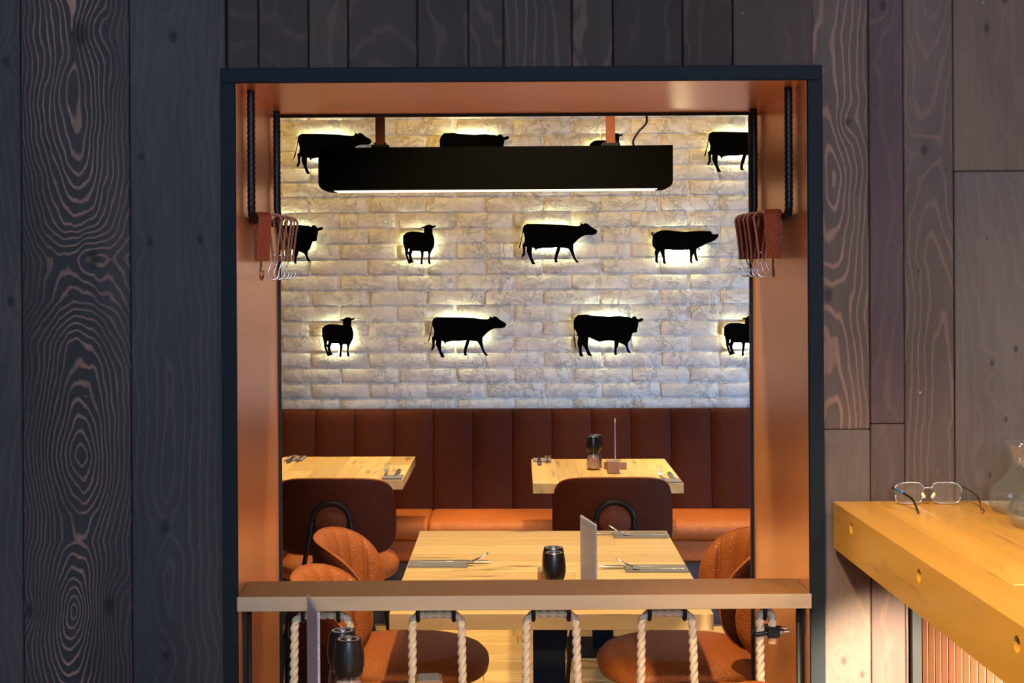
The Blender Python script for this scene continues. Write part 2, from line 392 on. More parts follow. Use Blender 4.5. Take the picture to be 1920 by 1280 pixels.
def rope_mat():
    m, nt, b = new_mat('natural rope'); g = NG(nt); o = g.obj()
    x, y, z = g.sep(o)
    f = g.noise(g.comb(g.m('ADD', g.m('MULTIPLY', x, 900), g.m('MULTIPLY', z, 420)), g.m('MULTIPLY', y, 900), g.m('MULTIPLY', z, 160)), 1, 3, .6)
    nt.links.new(g.ramp(f, [(.25, (.36, .25, .14)), (.5, (.68, .52, .33)), (.8, (.85, .72, .52))]), b.inputs['Base Color'])
    b.inputs['Roughness'].default_value = .85; nt.links.new(g.bump(f, .6, .001), b.inputs['Normal']); return m
M['rope'] = rope_mat()
def card_mat(name, seed):
    """printed menu card: lilac white paper, rows of tiny print at the top, photo of slanted streaks below"""
    m, nt, b = new_mat(name); g = NG(nt); x, y, z = g.sep(g.obj())
    u = g.m('ADD', y, g.m('MULTIPLY', z, -1.0))
    st = g.noise(g.comb(g.m('MULTIPLY', g.m('ADD', g.m('MULTIPLY', y, 1.0), g.m('MULTIPLY', z, 1.7)), 260), seed, g.m('MULTIPLY', g.m('SUBTRACT', z, y), 9)), 1, 2)
    body = g.mix(g.ramp(st, [(.42, 0), (.62, .75)]), (.90, .82, .86), (.36, .31, .40))
    bands = g.ramp(g.noise(g.comb(seed, 2.0, g.m('MULTIPLY', g.m('ADD', z, g.m('MULTIPLY', y, .35)), 17)), 1, 1), [(.60, 0), (.64, .6)])
    body = g.mix(g.m('MULTIPLY', bands, g.ramp(z, [(.11, 1), (.13, 0)])), body, (.14, .14, .20))
    row = g.m('GREATER_THAN', g.m('SINE', g.m('MULTIPLY', z, 900)), .1)
    word = g.m('GREATER_THAN', g.noise(g.comb(g.m('MULTIPLY', y, 330), 0.0, g.m('FLOOR', g.m('MULTIPLY', z, 143.2))), 1, 1), .47)
    top = g.m('MULTIPLY', g.m('GREATER_THAN', z, .152), g.m('LESS_THAN', z, .200))
    body = g.mix(g.m('MULTIPLY', top, .6), body, (.30, .29, .42))
    body = g.mix(g.m('MULTIPLY', g.m('MULTIPLY', g.m('MULTIPLY', row, word), g.m('GREATER_THAN', z, .10)), .55), body, (.08, .08, .10))
    nt.links.new(body, b.inputs['Base Color']); b.inputs['Roughness'].default_value = .35
    tl = nt.nodes.new('ShaderNodeBsdfTranslucent'); nt.links.new(body, tl.inputs[0]); mx = nt.nodes.new('ShaderNodeMixShader'); mx.inputs[0].default_value = .5
    nt.links.new(b.outputs[0], mx.inputs[1]); nt.links.new(tl.outputs[0], mx.inputs[2]); nt.links.new(mx.outputs[0], nt.nodes['Material Output'].inputs[0])
    return m
M['card'] = card_mat('menu card print', 3.0)
M['acrylic'] = thin_glass('frosted acrylic sleeve', (.97, .96, .98), .62, (.90, .88, 1.0))

# ------------------------------------------------------------------ pixel helpers (only to set sizes and places once)
def uv(px, py):
    u = px - 900; v = py - 505; return (u - v*ROLL)/2700, (v + u*ROLL)/2700
def Pd(px, py, d):
    u, v = uv(px, py); return Vector((u*d, d, 1.6 - v*d))
def Lc(p):
    x = p[0] - PV[0]; y = p[1] - PV[1]; c, s = math.cos(-A), math.sin(-A)
    return Vector((x*c - y*s + PV[0], x*s + y*c + PV[1], p[2]))
def on_wall(px, py, ly):
    u, v = uv(px, py); o = Lc((0, 0, 1.6)); q = Lc((u, 1, 1.6 - v)); d = q - o
    return o + d*((ly - o.y)/d.y)

# ================================================================== SETTING
XL, XR, ZT = -.485, .653, 1.973         # clear opening
YF, YB = 2.875, 3.46
def structure(o): o['kind'] = 'structure'; return o
# front wall core around the opening
mb = MB(); mb.box(-3.4, XL-.006, YF+.026, YB-.02, 0, 4.2); mb.box(XR+.006, 3.6, YF+.026, YB-.02, 0, 4.2); mb.box(XL-.006, XR+.006, YF+.026, YB-.02, ZT+.006, 4.2)
wall_front = structure(mb.build('wall_front', M['core']))
# floor, ceiling, side walls
structure(MB().box(-3.4, 3.6, -3.4, 7.25, -.06, -.012).build('floor', M['floor'])); FLOOR = bpy.data.objects['floor']
structure(MB().box(-3.4, 3.6, 2.9, 7.25, 2.76, 2.82).build('ceiling', M['ceil']))
structure(MB().box(-3.4, 3.6, -3.4, 2.9, 4.2, 4.26).build('ceiling', M['ceil']))
structure(MB().box(-3.46, -3.4, -3.4, 7.25, -.06, 4.26).build('wall_left', M['wall']))
structure(MB().box(3.6, 3.66, -3.4, 7.25, -.06, 4.26).build('wall_right', M['wall']))
structure(MB().box(-3.46, 3.66, -3.5, -3.4, -.06, 4.26).build('wall_rear', M['wall']))
# back wall with painted bricks (built in the dining room's own frame)
wb = structure(MB().box(-3.4, 3.3, 0, .12, 0, 2.75).build('wall_back', M['brick'])); wb.location = W(0, 7.0, 0); wb.rotation_euler = (0, 0, A)
PB, LB = .0752, .283
def brick_mesh(i):
    rr = random.Random(i); a, h, t = (LB-.012)/2, (PB-.009)/2, .0075
    xs = [-a, -a+.006, -a*.3, a*.35, a-.006, a]; f = []; v = []
    def j(s): return rr.uniform(-s, s)
    ring = lambda ins, y: [(-a+ins+j(.002), y, -h+ins*.7+j(.0015)), (-a*.3, y+j(.0012), -h+ins*.7+j(.002)), (a*.35, y+j(.0012), -h+ins*.7+j(.002)), (a-ins+j(.002), y, -h+ins*.7+j(.0015)),
                           (a-ins+j(.002), y, h-ins*.7+j(.0015)), (a*.35, y+j(.0012), h-ins*.7+j(.002)), (-a*.3, y+j(.0012), h-ins*.7+j(.002)), (-a+ins+j(.002), y, h-ins*.7+j(.0015))]
    v += ring(0, 0); v += ring(.0025, -t*.6); v += ring(.009, -t)
    for k in range(2):
        for q in range(8): f.append((k*8+q, k*8+(q+1) % 8, (k+1)*8+(q+1) % 8, (k+1)*8+q))
    f += [(16, 17, 22, 23), (17, 18, 21, 22), (18, 19, 20, 21)]
    me = bpy.data.meshes.new('brick'); me.from_pydata(v, [], f)
    bm = bmesh.new(); bm.from_mesh(me); bmesh.ops.recalc_face_normals(bm, faces=bm.faces); bm.to_mesh(me); bm.free()
    for p in me.polygons: p.use_smooth = True
    me.materials.append(M['brick']); return me
BM = [brick_mesh(i) for i in range(8)]
ZB0 = 2.357 - PB*.9
stuffv = MB()
for r in range(-30, 7):
    z = ZB0 + r*PB
    if z < .05 or z > 2.72: continue
    for c in range(-12, 12):
        x = .02 + c*LB + (LB/2 if r % 2 else 0) + random.uniform(-.006, .006)
        if x < -3.25 or x > 3.15: continue
        k = random.randrange(8)
        if -1.42 < x < 1.75 and .86 < z < 2.62:
            o = link('brick', BM[k], wb); o.location = (x, 0, z + random.uniform(-.001, .001)); o.rotation_euler = (0, 0, random.uniform(-.004, .004))
        else:
            me = BM[k]; stuffv.add([v.co + Vector((x, 0, z)) for v in me.vertices], [tuple(p.vertices) for p in me.polygons])
o = stuffv.build('brick_surround', M['brick'], wb, True); o['kind'] = 'stuff'

# floor planks of the dining room
PM = []
for L_ in (1.2, .8, .62):
    q = MB().box(-L_/2+.001, L_/2-.001, -.069, .069, -.012, 0, .0015); m_ = mesh_obj('floor_plank', q.v, q.f, M['floor']); PM.append((L_, m_.data)); bpy.data.objects.remove(m_)
y = 3.5; row = 0
while y < 6.95:
    x = -2.0 + (row*.43 % 1.0)*.9
    while x < 2.2:
        L_, me = PM[(row + int(x*7)) % 3 if x > -1.9 else 0]
        o = link('floor_plank', me, FLOOR); o.location = (x + L_/2, y+.07, 0); x += L_
    y += .14; row += 1

# stained planks on the front wall
def px2x(px, py=640): return Pd(px, py, YF)[0]
LT, RT = (.044, .040, .041), (.078, .056, .050)  # one stain throughout; warmer, lighter right bases have lamplight painted in
LLINE, RLINE = (.30, .165, .125), (.27, .14, .10)
def plank(x0, x1, z0, z1, mat, dy=0.0):
    w_ = x1-x0-.0016; h_ = z1-z0-.0012
    o = MB().box(-w_/2, w_/2, dy, .024, -h_/2, h_/2, .0022).build('plank', mat, wall_front)
    o.location = ((x0+x1)/2, YF, (z0+z1)/2); return o
def pz(py): return 1.6 - (py-505)*YF/2700
def kn(px, py, s, xa, xb, z0, z1): return (px2x(px, py) - (xa+xb)/2, pz(py) - (z0+z1)/2, s)
Z0, Z1 = 0.0, 2.75
XS = [px2x(v) for v in (-190, 41, 245, 426)]
plank(px2x(-600), px2x(-400), Z0, Z1, plank_mat('left plank a', LT, LLINE, phase=2.2))
plank(px2x(-400), px2x(-190), Z0, Z1, plank_mat('left plank b', LT, LLINE, phase=5.2))
k = lambda *a: kn(*a, XS[0], XS[1], Z0, Z1)
plank(XS[0], XS[1], Z0, Z1, plank_mat('left plank c', LT, LLINE, x0=-.1, h0=.25, amp=.3, phase=8.1, density=90, line_amt=.12, knots=[k(12, 110, .014), k(20, 560, .012)]))
k = lambda *a: kn(*a, XS[1], XS[2], Z0, Z1)
HC = [(1300, .06), (1215, .035), (1140, .0), (1080, .03), (1010, .055), (960, .05), (850, .008), (760, .03), (640, .05), (560, .09), (480, .10), (420, .075), (300, .05), (180, .028), (60, .0), (-60, .03)]
HC = [(kn(150, py, 0, XS[1], XS[2], Z0, Z1)[1], v) for py, v in HC]
plank(XS[1], XS[2], Z0, Z1, plank_mat('left plank arched grain', (.038, .032, .033), (.34, .175, .125), x0=.0, h0=.0, amp=.55, freq=1.5, phase=1.3, density=120, line_amt=1.0, warm=.12, hcurve=HC, side=260,
      knots=[k(175, 482, .020), k(205, 1130, .020), k(55, 1140, .014), k(150, 60, .03)], wid=(.70, .97)))
k = lambda *a: kn(*a, XS[2], XS[3], Z0, Z1)
plank(XS[2], XS[3], Z0, Z1, plank_mat('left plank d', LT, LLINE, x0=-.02, h0=.02, amp=.12, freq=.8, phase=4.4, density=60, line_amt=.13, warm=.1,
      knots=[k(280, 450, .013), k(375, 445, .012), k(310, 985, .018), k(325, 65, .015), k(265, 290, .010), k(312, 1225, .014)]))
tops = [426, 484, 578, 652, 782, 878, 944, 1072, 1149, 1280, 1374, 1525]
tone = [1, 1.05, 1.15, .95, .75, 1.0, 1.05, 1.0, .6, .8, 1.0]
for i in range(len(tops)-1):
    t = tone[i]; bcol = tuple((.050, .033, .027)[q]*t for q in range(3))
    plank(px2x(tops[i], 60), px2x(tops[i+1], 60), ZT+.012, Z1, plank_mat('top plank %d' % i, bcol, (.20, .115, .085), x0=random.uniform(-.05, .05), h0=.06 if i in (2, 6) else .2, amp=.3, phase=i*3.7+1, density=60 if i in (2, 6) else 85,
          line_amt=.5 if i in (2, 6, 7) else .15, warm=.15), dy=random.choice((0, .001, .002)))
XA = [px2x(v) for v in (1525, 1631, 1696, 1790, 2010)]
z813, z803, z330 = pz(809), pz(799), pz(326)
k = lambda *a: kn(*a, XA[0], XA[1], z813, Z1)
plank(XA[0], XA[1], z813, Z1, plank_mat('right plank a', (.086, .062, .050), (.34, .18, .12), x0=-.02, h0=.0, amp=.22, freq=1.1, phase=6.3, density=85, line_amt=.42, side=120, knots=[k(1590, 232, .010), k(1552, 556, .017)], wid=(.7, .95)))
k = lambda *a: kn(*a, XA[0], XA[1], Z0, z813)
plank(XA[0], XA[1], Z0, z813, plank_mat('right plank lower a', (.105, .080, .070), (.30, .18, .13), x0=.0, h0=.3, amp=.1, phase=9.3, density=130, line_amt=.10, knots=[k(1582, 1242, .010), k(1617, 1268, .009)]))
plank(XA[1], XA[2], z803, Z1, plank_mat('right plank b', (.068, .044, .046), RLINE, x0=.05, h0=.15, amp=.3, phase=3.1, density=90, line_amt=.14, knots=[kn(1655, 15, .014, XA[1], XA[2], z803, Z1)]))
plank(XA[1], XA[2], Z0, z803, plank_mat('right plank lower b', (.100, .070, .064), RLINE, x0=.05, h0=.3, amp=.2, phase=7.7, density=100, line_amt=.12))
k = lambda *a: kn(*a, XA[2], XA[3], Z0, Z1)
plank(XA[2], XA[3], Z0, Z1, plank_mat('right plank c', (.088, .064, .055), (.30, .17, .12), x0=.01, h0=.02, amp=.3, freq=.9, phase=12.4, density=80, line_amt=.25, knots=[k(1733, 286, .013), k(1774, 322, .004), k(1722, 512, .005)]), .001)
k = lambda *a: kn(*a, XA[3], XA[4], z330, Z1)
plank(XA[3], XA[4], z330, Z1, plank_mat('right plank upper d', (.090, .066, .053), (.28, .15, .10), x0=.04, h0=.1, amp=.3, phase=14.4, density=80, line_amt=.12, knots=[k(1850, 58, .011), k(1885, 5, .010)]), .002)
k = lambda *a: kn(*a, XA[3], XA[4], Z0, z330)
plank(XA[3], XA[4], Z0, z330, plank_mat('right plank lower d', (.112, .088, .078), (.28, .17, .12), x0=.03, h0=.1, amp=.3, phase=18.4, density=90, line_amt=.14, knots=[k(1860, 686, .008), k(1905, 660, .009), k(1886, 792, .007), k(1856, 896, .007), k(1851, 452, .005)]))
for n_, (a, b_) in enumerate(((2010, 2210), (2210, 2400), (2400, 2620))):
    plank(px2x(a), px2x(b_), Z0, Z1, plank_mat('right plank far %d' % n_, (.09, .068, .06), RLINE, phase=n_*5+22, line_amt=.3))

# portal lining: frame bars, copper panels, rear edging
portal = structure(empty('trim_1', (0, YF, 0)))
def part(mb, name, mat, parent, loc=None, smooth=False, auto=None):
    o = mb.build(name, mat, parent, smooth, auto)
    if loc is not None: o.location = loc
    return o
fw = .0295
part(MB().box(XL-fw, XL, -.014, -.003, 0, ZT, .0012), 'frame_bar', M['frame'], portal)
part(MB().box(XR, XR+fw, -.014, -.003, 0, ZT, .0012), 'frame_bar', M['frame'], portal)
part(MB().box(XL-fw, XR+fw, -.014, -.003, ZT+.0004, ZT+fw, .0012), 'frame_bar', M['frame'], portal)
dep = YB-YF
part(MB().box(XL-.004, XL, -.002, dep-.012, 0, ZT), 'copper_panel', M['copper'], portal)
part(MB().box(XR, XR+.004, -.002, dep-.012, 0, ZT), 'copper_panel', M['copper'], portal)
part(MB().box(XL-.004, XR+.004, -.002, dep-.012, ZT+.0003, ZT+.0045), 'copper_panel', M['copper'], portal)
part(MB().box(XL-.02, XL+.007, dep-.011, dep, 0, ZT-.007), 'rear_edge_bar', M['black'], portal)
part(MB().box(XR-.007, XR+.02, dep-.011, dep, 0, ZT-.007), 'rear_edge_bar', M['black'], portal)
part(MB().box(XL-.02, XR+.02, dep-.011, dep, ZT-.0065, ZT+.02), 'rear_edge_bar', M['black'], portal)

# ================================================================== SHELF, ROPE
YS0, YS1 = 2.848, 2.995; ZS0, ZS1 = .926, .9545
shelf = tag(empty('wooden_rail_shelf', ((XL+XR)/2, 2.92, ZS0)), 'oak barrier board spanning the copper opening, with rope hung under it', 'shelf')
def S(mb, name, mat, **k_): o = part(mb, name, mat, shelf, **k_); return o
ox, oy, oz = (XL+XR)/2, 2.92, ZS0
hw = (XR-XL)/2 - .001
S(MB().box(-hw, hw, YS0+.003-oy, YS1-oy, 0, ZS1-ZS0, .001), 'board', M['shelf'])
S(MB().box(-hw-.0003, hw+.0003, YS0-oy, YS0+.0028-oy, 0, ZS1-ZS0+.0003, .0006), 'daylit_front', M['shelf_front'])  # thin sheet that carries the daylight-toned front colour
YR, ZR = 2.925, .9005
pairs = [(569, 635), (784, 851), (1000, 1066), (1217, 1283)]
verts_px = [(553, 548), (655, 664), (773, 773), (865, 869), (987, 985), (1080, 1085), (1203, 1200), (1298, 1305)]
def hook_part(px):
    x = Pd(px, 1150, YR)[0]-ox
    q = []
    for i in range(13):
        t = PI*i/12; q.append((x, (YR-oy) - .0125*math.cos(t), (ZR-oz) - .0125*math.sin(t)))
    q = [(x, YR-oy-.0125, -.001)] + q + [(x, YR-oy+.0125, -.001)]
    mb = MB().tube(q, .0042, 8)
    S(mb, 'rope_hook', M['black'], smooth=True)
for a, b_ in pairs:
    xa, xb = Pd(a, 1150, YR)[0]-ox, Pd(b_, 1150, YR)[0]-ox
    S(MB().box(xa-.040, xb+.028, YR-oy-.024, YR-oy+.024, -.0035, -.0003, .0006), 'hook_plate', M['black'])
    hook_part(a); hook_part(b_)
hook_part(1433); xa = Pd(1433, 1150, YR)[0]-ox
S(MB().box(xa-.014, xa+.014, YR-oy-.024, YR-oy+.024, -.0035, -.0003, .0006), 'hook_plate', M['black'])
for s_, X_ in ((1, XL), (-1, XR)):
    S(MB().box(min(X_+s_*.001, X_+s_*.007)-ox, max(X_+s_*.001, X_+s_*.007)-ox, .000, .03, -oz+.002, -.0003), 'support_bar', M['black'])
    S(MB().tube([(X_+s_*.019-ox, -.035, -.0003), (X_+s_*.019-ox, -.035, -oz+.05)], .005, 8), 'support_rod', M['black'], smooth=True)
# rope: one zigzag
def rx(px, py): return Pd(px, py, YR)[0]
ZLOW = .16
path = []
xs_low = [rx(b_, 1280) + (rx(b_, 1280)-rx(a, 1165))*1.5 for a, b_ in verts_px]
xt = [rx(a, 1165) for a, b_ in verts_px]
path.append((xs_low[0], YR, ZLOW))
for i in range(8):
    if i % 2 == 0:
        path += [(xt[i], YR, ZR)]
    else:
        path += [(xt[i], YR, ZR)]
        nx = xs_low[i+1] if i+1 < 8 else rx(1428, 1280)-.002
        path += [(xs_low[i], YR, ZLOW), (nx, YR, ZLOW)]
xe = rx(1425, 1165)
path += [(xe, YR, ZR), (xe+.026, YR+.002, ZR), (xe+.024, YR, .853)]
pp = resample(fillet(path, .026, 8), .0032)
RR = .0088
def rope_r(L, th):
    tw = 2*PI*L/.054; best = 0
    for k_ in range(3):
        d = th - tw - k_*2*PI/3; c_ = .50*RR; a_ = .54*RR; q = a_*a_ - (c_*math.sin(d))**2
        if q > 0: best = max(best, c_*math.cos(d) + math.sqrt(q))
    return max(best, RR*.45)
rope = MB().tube(pp, RR, 18, rope_r).build('rope', M['rope'], None, True)
tag(rope, 'thick natural twisted rope threaded in loops through black hooks under the board', 'rope')
cz = Pd(1440, 1184, YR)[2]
mb = MB().tube([(xe-.010, YR-.014, cz-.002), (xe-.012, YR-.014, cz-.002), (xe+.03, YR-.014, cz+.004)], .0045, 8)
mb.tube([(xe-.010, YR-.014, cz-.002), (xe-.013, YR, cz-.002), (xe-.010, YR+.014, cz-.002), (xe+.03, YR+.014, cz+.004)], .0045, 8)
mb.box(xe+.012, xe+.036, YR-.020, YR+.020, cz-.008, cz+.012, .002)
part(mb, 'rope_clamp', M['black'], rope, auto=40)
mb = MB()
for yy in (-.014, .014): mb.lathe([(.0045, -.004), (.006, -.003), (.006, .003), (.0045, .004)], 6).v
mb = MB()
for yy in (-.012, .012):
    t = MB().lathe([(.0062, -.0045), (.0065, 0), (.0062, .0045)], 6).xform(Matrix.Translation((xe+.041, YR+yy, cz+.003)) @ Matrix.Rotation(PI/2, 4, 'Y')); mb.add(t.v, t.f)
    t = MB().lathe([(.0035, -.004), (.0035, .008)], 8).xform(Matrix.Translation((xe+.048, YR+yy, cz+.003)) @ Matrix.Rotation(PI/2, 4, 'Y')); mb.add(t.v, t.f)
part(mb, 'clamp_nut', M['steel'], rope)
part(MB().lathe([(.0088, 0), (.0093, .002), (.0092, .019), (.0086, .021)], 14, (xe+.0245, YR, .838)), 'tape_end', M['tape'], rope, auto=50)

# ================================================================== REBAR RAILS, STRAPS, HOOKS
def rebar(X, sgn, label):
    yf, yb, zb = 2.98, 3.357, 1.707
    pts = [(X, yf, ZT-.0005), (X, yf, zb), (X+sgn*.006, yb, zb), (X, yb, zb+.03), (X, yb, ZT-.0005)]
    p = resample(fillet(pts, .028, 8), .0022)
    def rf(L, th): return .0078*(1 + .17*max(0, math.sin(2*(th) + 2*PI*L/.012))**2 * (1 if True else 0))
    o = MB().tube([q - Vector((X, yf, zb)) for q in p], .0078, 12, rf).build('hanging_rail', M['rod'], None, True)
    o.location = (X, yf, zb); tag(o, label, 'rail', 'rebar hanging rails'); return o
rebar(XL+.013, 1, 'black ribbed steel rail bent in a U on the left copper panel')
rebar(XR-.013, -1, 'black ribbed steel rail bent in a U on the right copper panel')
def strap_meshes(hgt=.098, wid=.029, hw=.0125, twist=0.0):
    """folded leather loop: width along local Y, loop in the XZ plane, top of loop at z=0"""
    th = .0042; prof = []
    N = 22
    for i in range(N+1):
        t = -1 + 2*i/N
        if abs(t) < .42: a = t/.42*PI/2*1.05; x = hw*math.sin(a); z = -hw + hw*math.cos(a)
        else:
            s = (abs(t)-.42)/.58; x = math.copysign(hw*math.sin(PI/2*1.05)*(1 - s**.75*.92) if s < 1 else 0, t); z = -hw*1.05 - s*(hgt-hw)
            x = math.copysign(max(abs(x), th*.5), t)
        prof.append(Vector((x, z, 0)))
    def shell(offs, y0, y1):
        v = []; f = []
        for i, p in enumerate(prof):
            a = prof[max(i-1, 0)]; b_ = prof[min(i+1, N)]; d = (b_-a).normalized(); n = Vector((-d.y, d.x))
            tz = -p.y/hgt
            for (o_, yy) in ((0, y0), (offs, y0), (offs, y1), (0, y1)):
                X_ = p.x + n.x*o_; Z_ = p.y + n.y*o_
                an = twist*tz; cx = X_*math.cos(an) - yy*math.sin(an); cy = X_*math.sin(an) + yy*math.cos(an)
                v.append((cx, cy, Z_))
        for i in range(N):
            for k_ in range(4): f.append((i*4+k_, i*4+(k_+1) % 4, (i+1)*4+(k_+1) % 4, (i+1)*4+k_))
        f += [(0, 1, 2, 3), tuple(N*4+k_ for k_ in range(4))]
        return v, f
    return shell(th, -wid/2, wid/2)
def s_hook(side=1, sh=.045):
    pts = []
    r1, r2 = .0055, .0125
    for i in range(9):
        a = PI*(1.15 - 1.15*i/8); pts.append((side*(-r1 - r1*math.cos(PI-a)*-1 - r1)*0 + side*(r1*math.cos(a) - r1), 0, r1*math.sin(a)))
    bx, bz = side*.010, -sh
    for i in range(11):
        a = -PI*i/10*.93; pts.append((side*(.000) + bx - side*0 - side*(r2 - r2*math.cos(a)) * -1 * -1, 0, bz + r2*math.sin(a)))
    return [Vector(p) for p in pts]
def add_strap(d, px, yaw, side, lab, lab2, grp, steel='steel', first=False):
    # side=+1: left rail, hooks swing to the left; twist turns the lower leaf
    v, f = strap_meshes(twist=.0 if not first else 0.0)
    zt = 1.707 + .0115
    X = Pd(px, 410, d)[0]
    o = mesh_obj('leather_strap', v, f, M['strap'], None, True); o.data.materials.append(M['strap_edge']); autosmooth(o, 40)
    for i_, p_ in enumerate(o.data.polygons):
        if i_ < len(f)-2 and i_ % 4 in (0, 2): p_.material_index = 1
    o.location = (X, d, zt); o.rotation_euler = (0, 0, yaw); tag(o, lab, 'strap', grp)
    # hook through the strap's lower end
    hs = side
    r1, r2 = .0050, .0115; sh = .036
    P = []
    for i in range(8): a = PI*(i/7); P.append((hs*(r1*math.cos(PI-a) if True else 0), 0, r1*math.sin(a)))
    # P runs from -r1 to +r1 over the top; shank goes down on the -hs side
    P = [(-hs*p[0], 0, p[2]) for p in P]          # start +hs side, end -hs side
    P = [(hs*(r1*math.cos(PI*i/7)), 0, r1*math.sin(PI*i/7)) for i in range(8)]
    P += [(-hs*(r1+.003), 0, -.012), (-hs*(r1+.009), 0, -sh+.006)]
    cx = -hs*(r1+.010) + hs*r2
    for i in range(9):
        a = PI + PI*.95*i/8; P.append((cx + hs*r2*math.cos(a), 0, -sh + r2*math.sin(a)))
    P.append((cx + hs*(r2+.001), 0, -sh+.008))
    h = MB().tube(spline(P, 3), .0017 if not first else .0021, 8).build('s_hook', M[steel], None, True)
    h.location = (X, d, zt - .090); h.rotation_euler = (0, 0, (PI/2*.93 if first else yaw*.2 + hs*.15)); tag(h, lab2, 'hook', grp.replace('straps', 'hooks'))
ordn = ['first', 'second', 'third', 'fourth', 'fifth', 'rearmost']
for sd, nm, data in ((1, 'left', [(3.015, 491, -.95), (3.09, 515, .16), (3.15, 526, .10), (3.20, 534, .20), (3.25, 540, .13), (3.31, 546, .16)]),
                     (-1, 'right', [(3.015, 1450, .95), (3.09, 1427, -.30), (3.15, 1417, -.62), (3.20, 1409, -.50), (3.25, 1401, -.66), (3.31, 1393, -.45)])):
    for i, (d, px, yaw) in enumerate(data):
        if i == 0:
            l1 = 'broad red-brown leather strap nearest the viewer on the %s rail' % nm; l2 = 'brownish hook seen edge-on in the nearest strap of the %s rail' % nm
        else:
            l1 = '%s tan leather strap, counted from the front, on the %s rail' % (ordn[i], nm); l2 = 'thin steel hook in the %s strap, counted from the front, of the %s rail' % (ordn[i], nm)
        add_strap(d, px, yaw, sd, l1, l2, 'leather straps on the %s rail' % nm, 'steel_brown' if i == 0 else 'steel', i == 0)

# ================================================================== ANIMAL PANELS
COW = (965, 410, 12.0, [(270,118),(550,118),(850,122),(1130,135),(1280,158),(1430,165),(1480,140),(1478,90),(1535,122),(1590,97),(1650,115),(1720,180),(1830,240),(1862,280),(1850,310),(1825,345),(1760,365),(1590,370),(1500,410),(1400,490),(1325,575),(1322,690),(1350,830),(1400,935),(1452,965),(1440,980),(1385,980),(1325,905),(1265,760),(1205,668),(1120,655),(1035,645),(1015,720),(965,850),(955,935),(985,975),(905,982),(890,905),(920,760),(955,640),(800,655),(640,655),(500,682),(475,730),(455,680),(400,645),(385,730),(390,870),(440,965),(470,1020),(390,1025),(350,930),(300,810),(265,740),(270,640),(245,625),(240,720),(245,785),(180,878),(160,860),(170,795),(190,780),(185,680),(170,570),(215,545),(228,440),(195,305),(150,520),(125,640),(75,695),(130,520),(165,380),(185,210),(205,155)], [])
BULL = (1065, 580, 12.8, [(240,130),(340,128),(460,120),(560,145),(760,158),(980,172),(1230,155),(1360,175),(1460,180),(1530,205),(1550,175),(1580,165),(1630,172),(1650,215),(1700,235),(1750,208),(1800,215),(1812,245),(1780,285),(1725,298),(1695,300),(1685,390),(1660,480),(1668,530),(1620,558),(1560,560),(1525,640),(1500,730),(1440,800),(1440,900),(1470,980),(1508,1030),(1505,1048),(1440,1035),(1415,1000),(1390,900),(1340,840),(1280,820),(1225,795),(1205,870),(1170,950),(1165,1040),(1175,1090),(1130,1095),(1100,1040),(1115,950),(1112,760),(1000,742),(880,755),(750,778),(640,730),(500,672),(485,760),(475,880),(500,970),(570,1090),(570,1118),(500,1112),(460,1080),(420,960),(345,850),(330,930),(335,1040),(370,1120),(310,1130),(275,1100),(265,960),(220,810),(245,670),(200,540),(155,460),(165,560),(160,660),(190,840),(180,960),(165,965),(170,860),(130,690),(150,600),(135,420),(130,300),(165,200)], [])
SHEEP = (745, 415, 15.06, [(160,400),(260,315),(350,288),(450,285),(600,290),(750,318),(755,190),(700,185),(655,155),(765,138),(860,88),(930,88),(995,125),(1055,112),(1105,125),(1060,160),(990,185),(990,330),(1040,480),(1052,590),(1030,720),(960,850),(925,930),(910,1060),(945,1195),(890,1210),(860,1130),(875,930),(855,855),(755,855),(745,930),(715,1060),(715,1210),(650,1210),(655,1120),(670,1010),(668,900),(635,842),(440,842),(395,930),(410,1050),(475,1160),(400,1165),(370,1185),(315,1185),(275,1080),(220,920),(215,820),(180,650),(155,640),(165,600)],
         [[(285,925),(305,925),(345,1075),(330,1085)], [(325,750),(345,800),(310,860),(300,850)]])
PIG = (1215, 420, 13.714, [(175,235),(250,190),(340,160),(500,155),(640,170),(800,188),(950,195),(1120,185),(1350,172),(1500,180),(1600,178),(1635,205),(1650,255),(1740,262),(1808,245),(1815,320),(1740,395),(1640,455),(1530,490),(1400,560),(1265,630),(1255,740),(1265,870),(1300,945),(1255,950),(1210,905),(1190,790),(1170,775),(1145,830),(1135,930),(1150,1010),(1110,1005),(1075,950),(1080,840),(1065,665),(740,668),(440,658),(438,760),(440,920),(465,1022),(415,1022),(380,985),(380,880),(320,720),(305,695),(255,800),(250,930),(278,1005),(240,1000),(185,965),(190,820),(170,740),(190,650),(120,560),(110,440),(125,310),(90,270),(92,215),(140,205),(165,235)],
       [[(128,235),(150,235),(155,255),(140,268),(125,255)]])
YA = 7.0 - .036
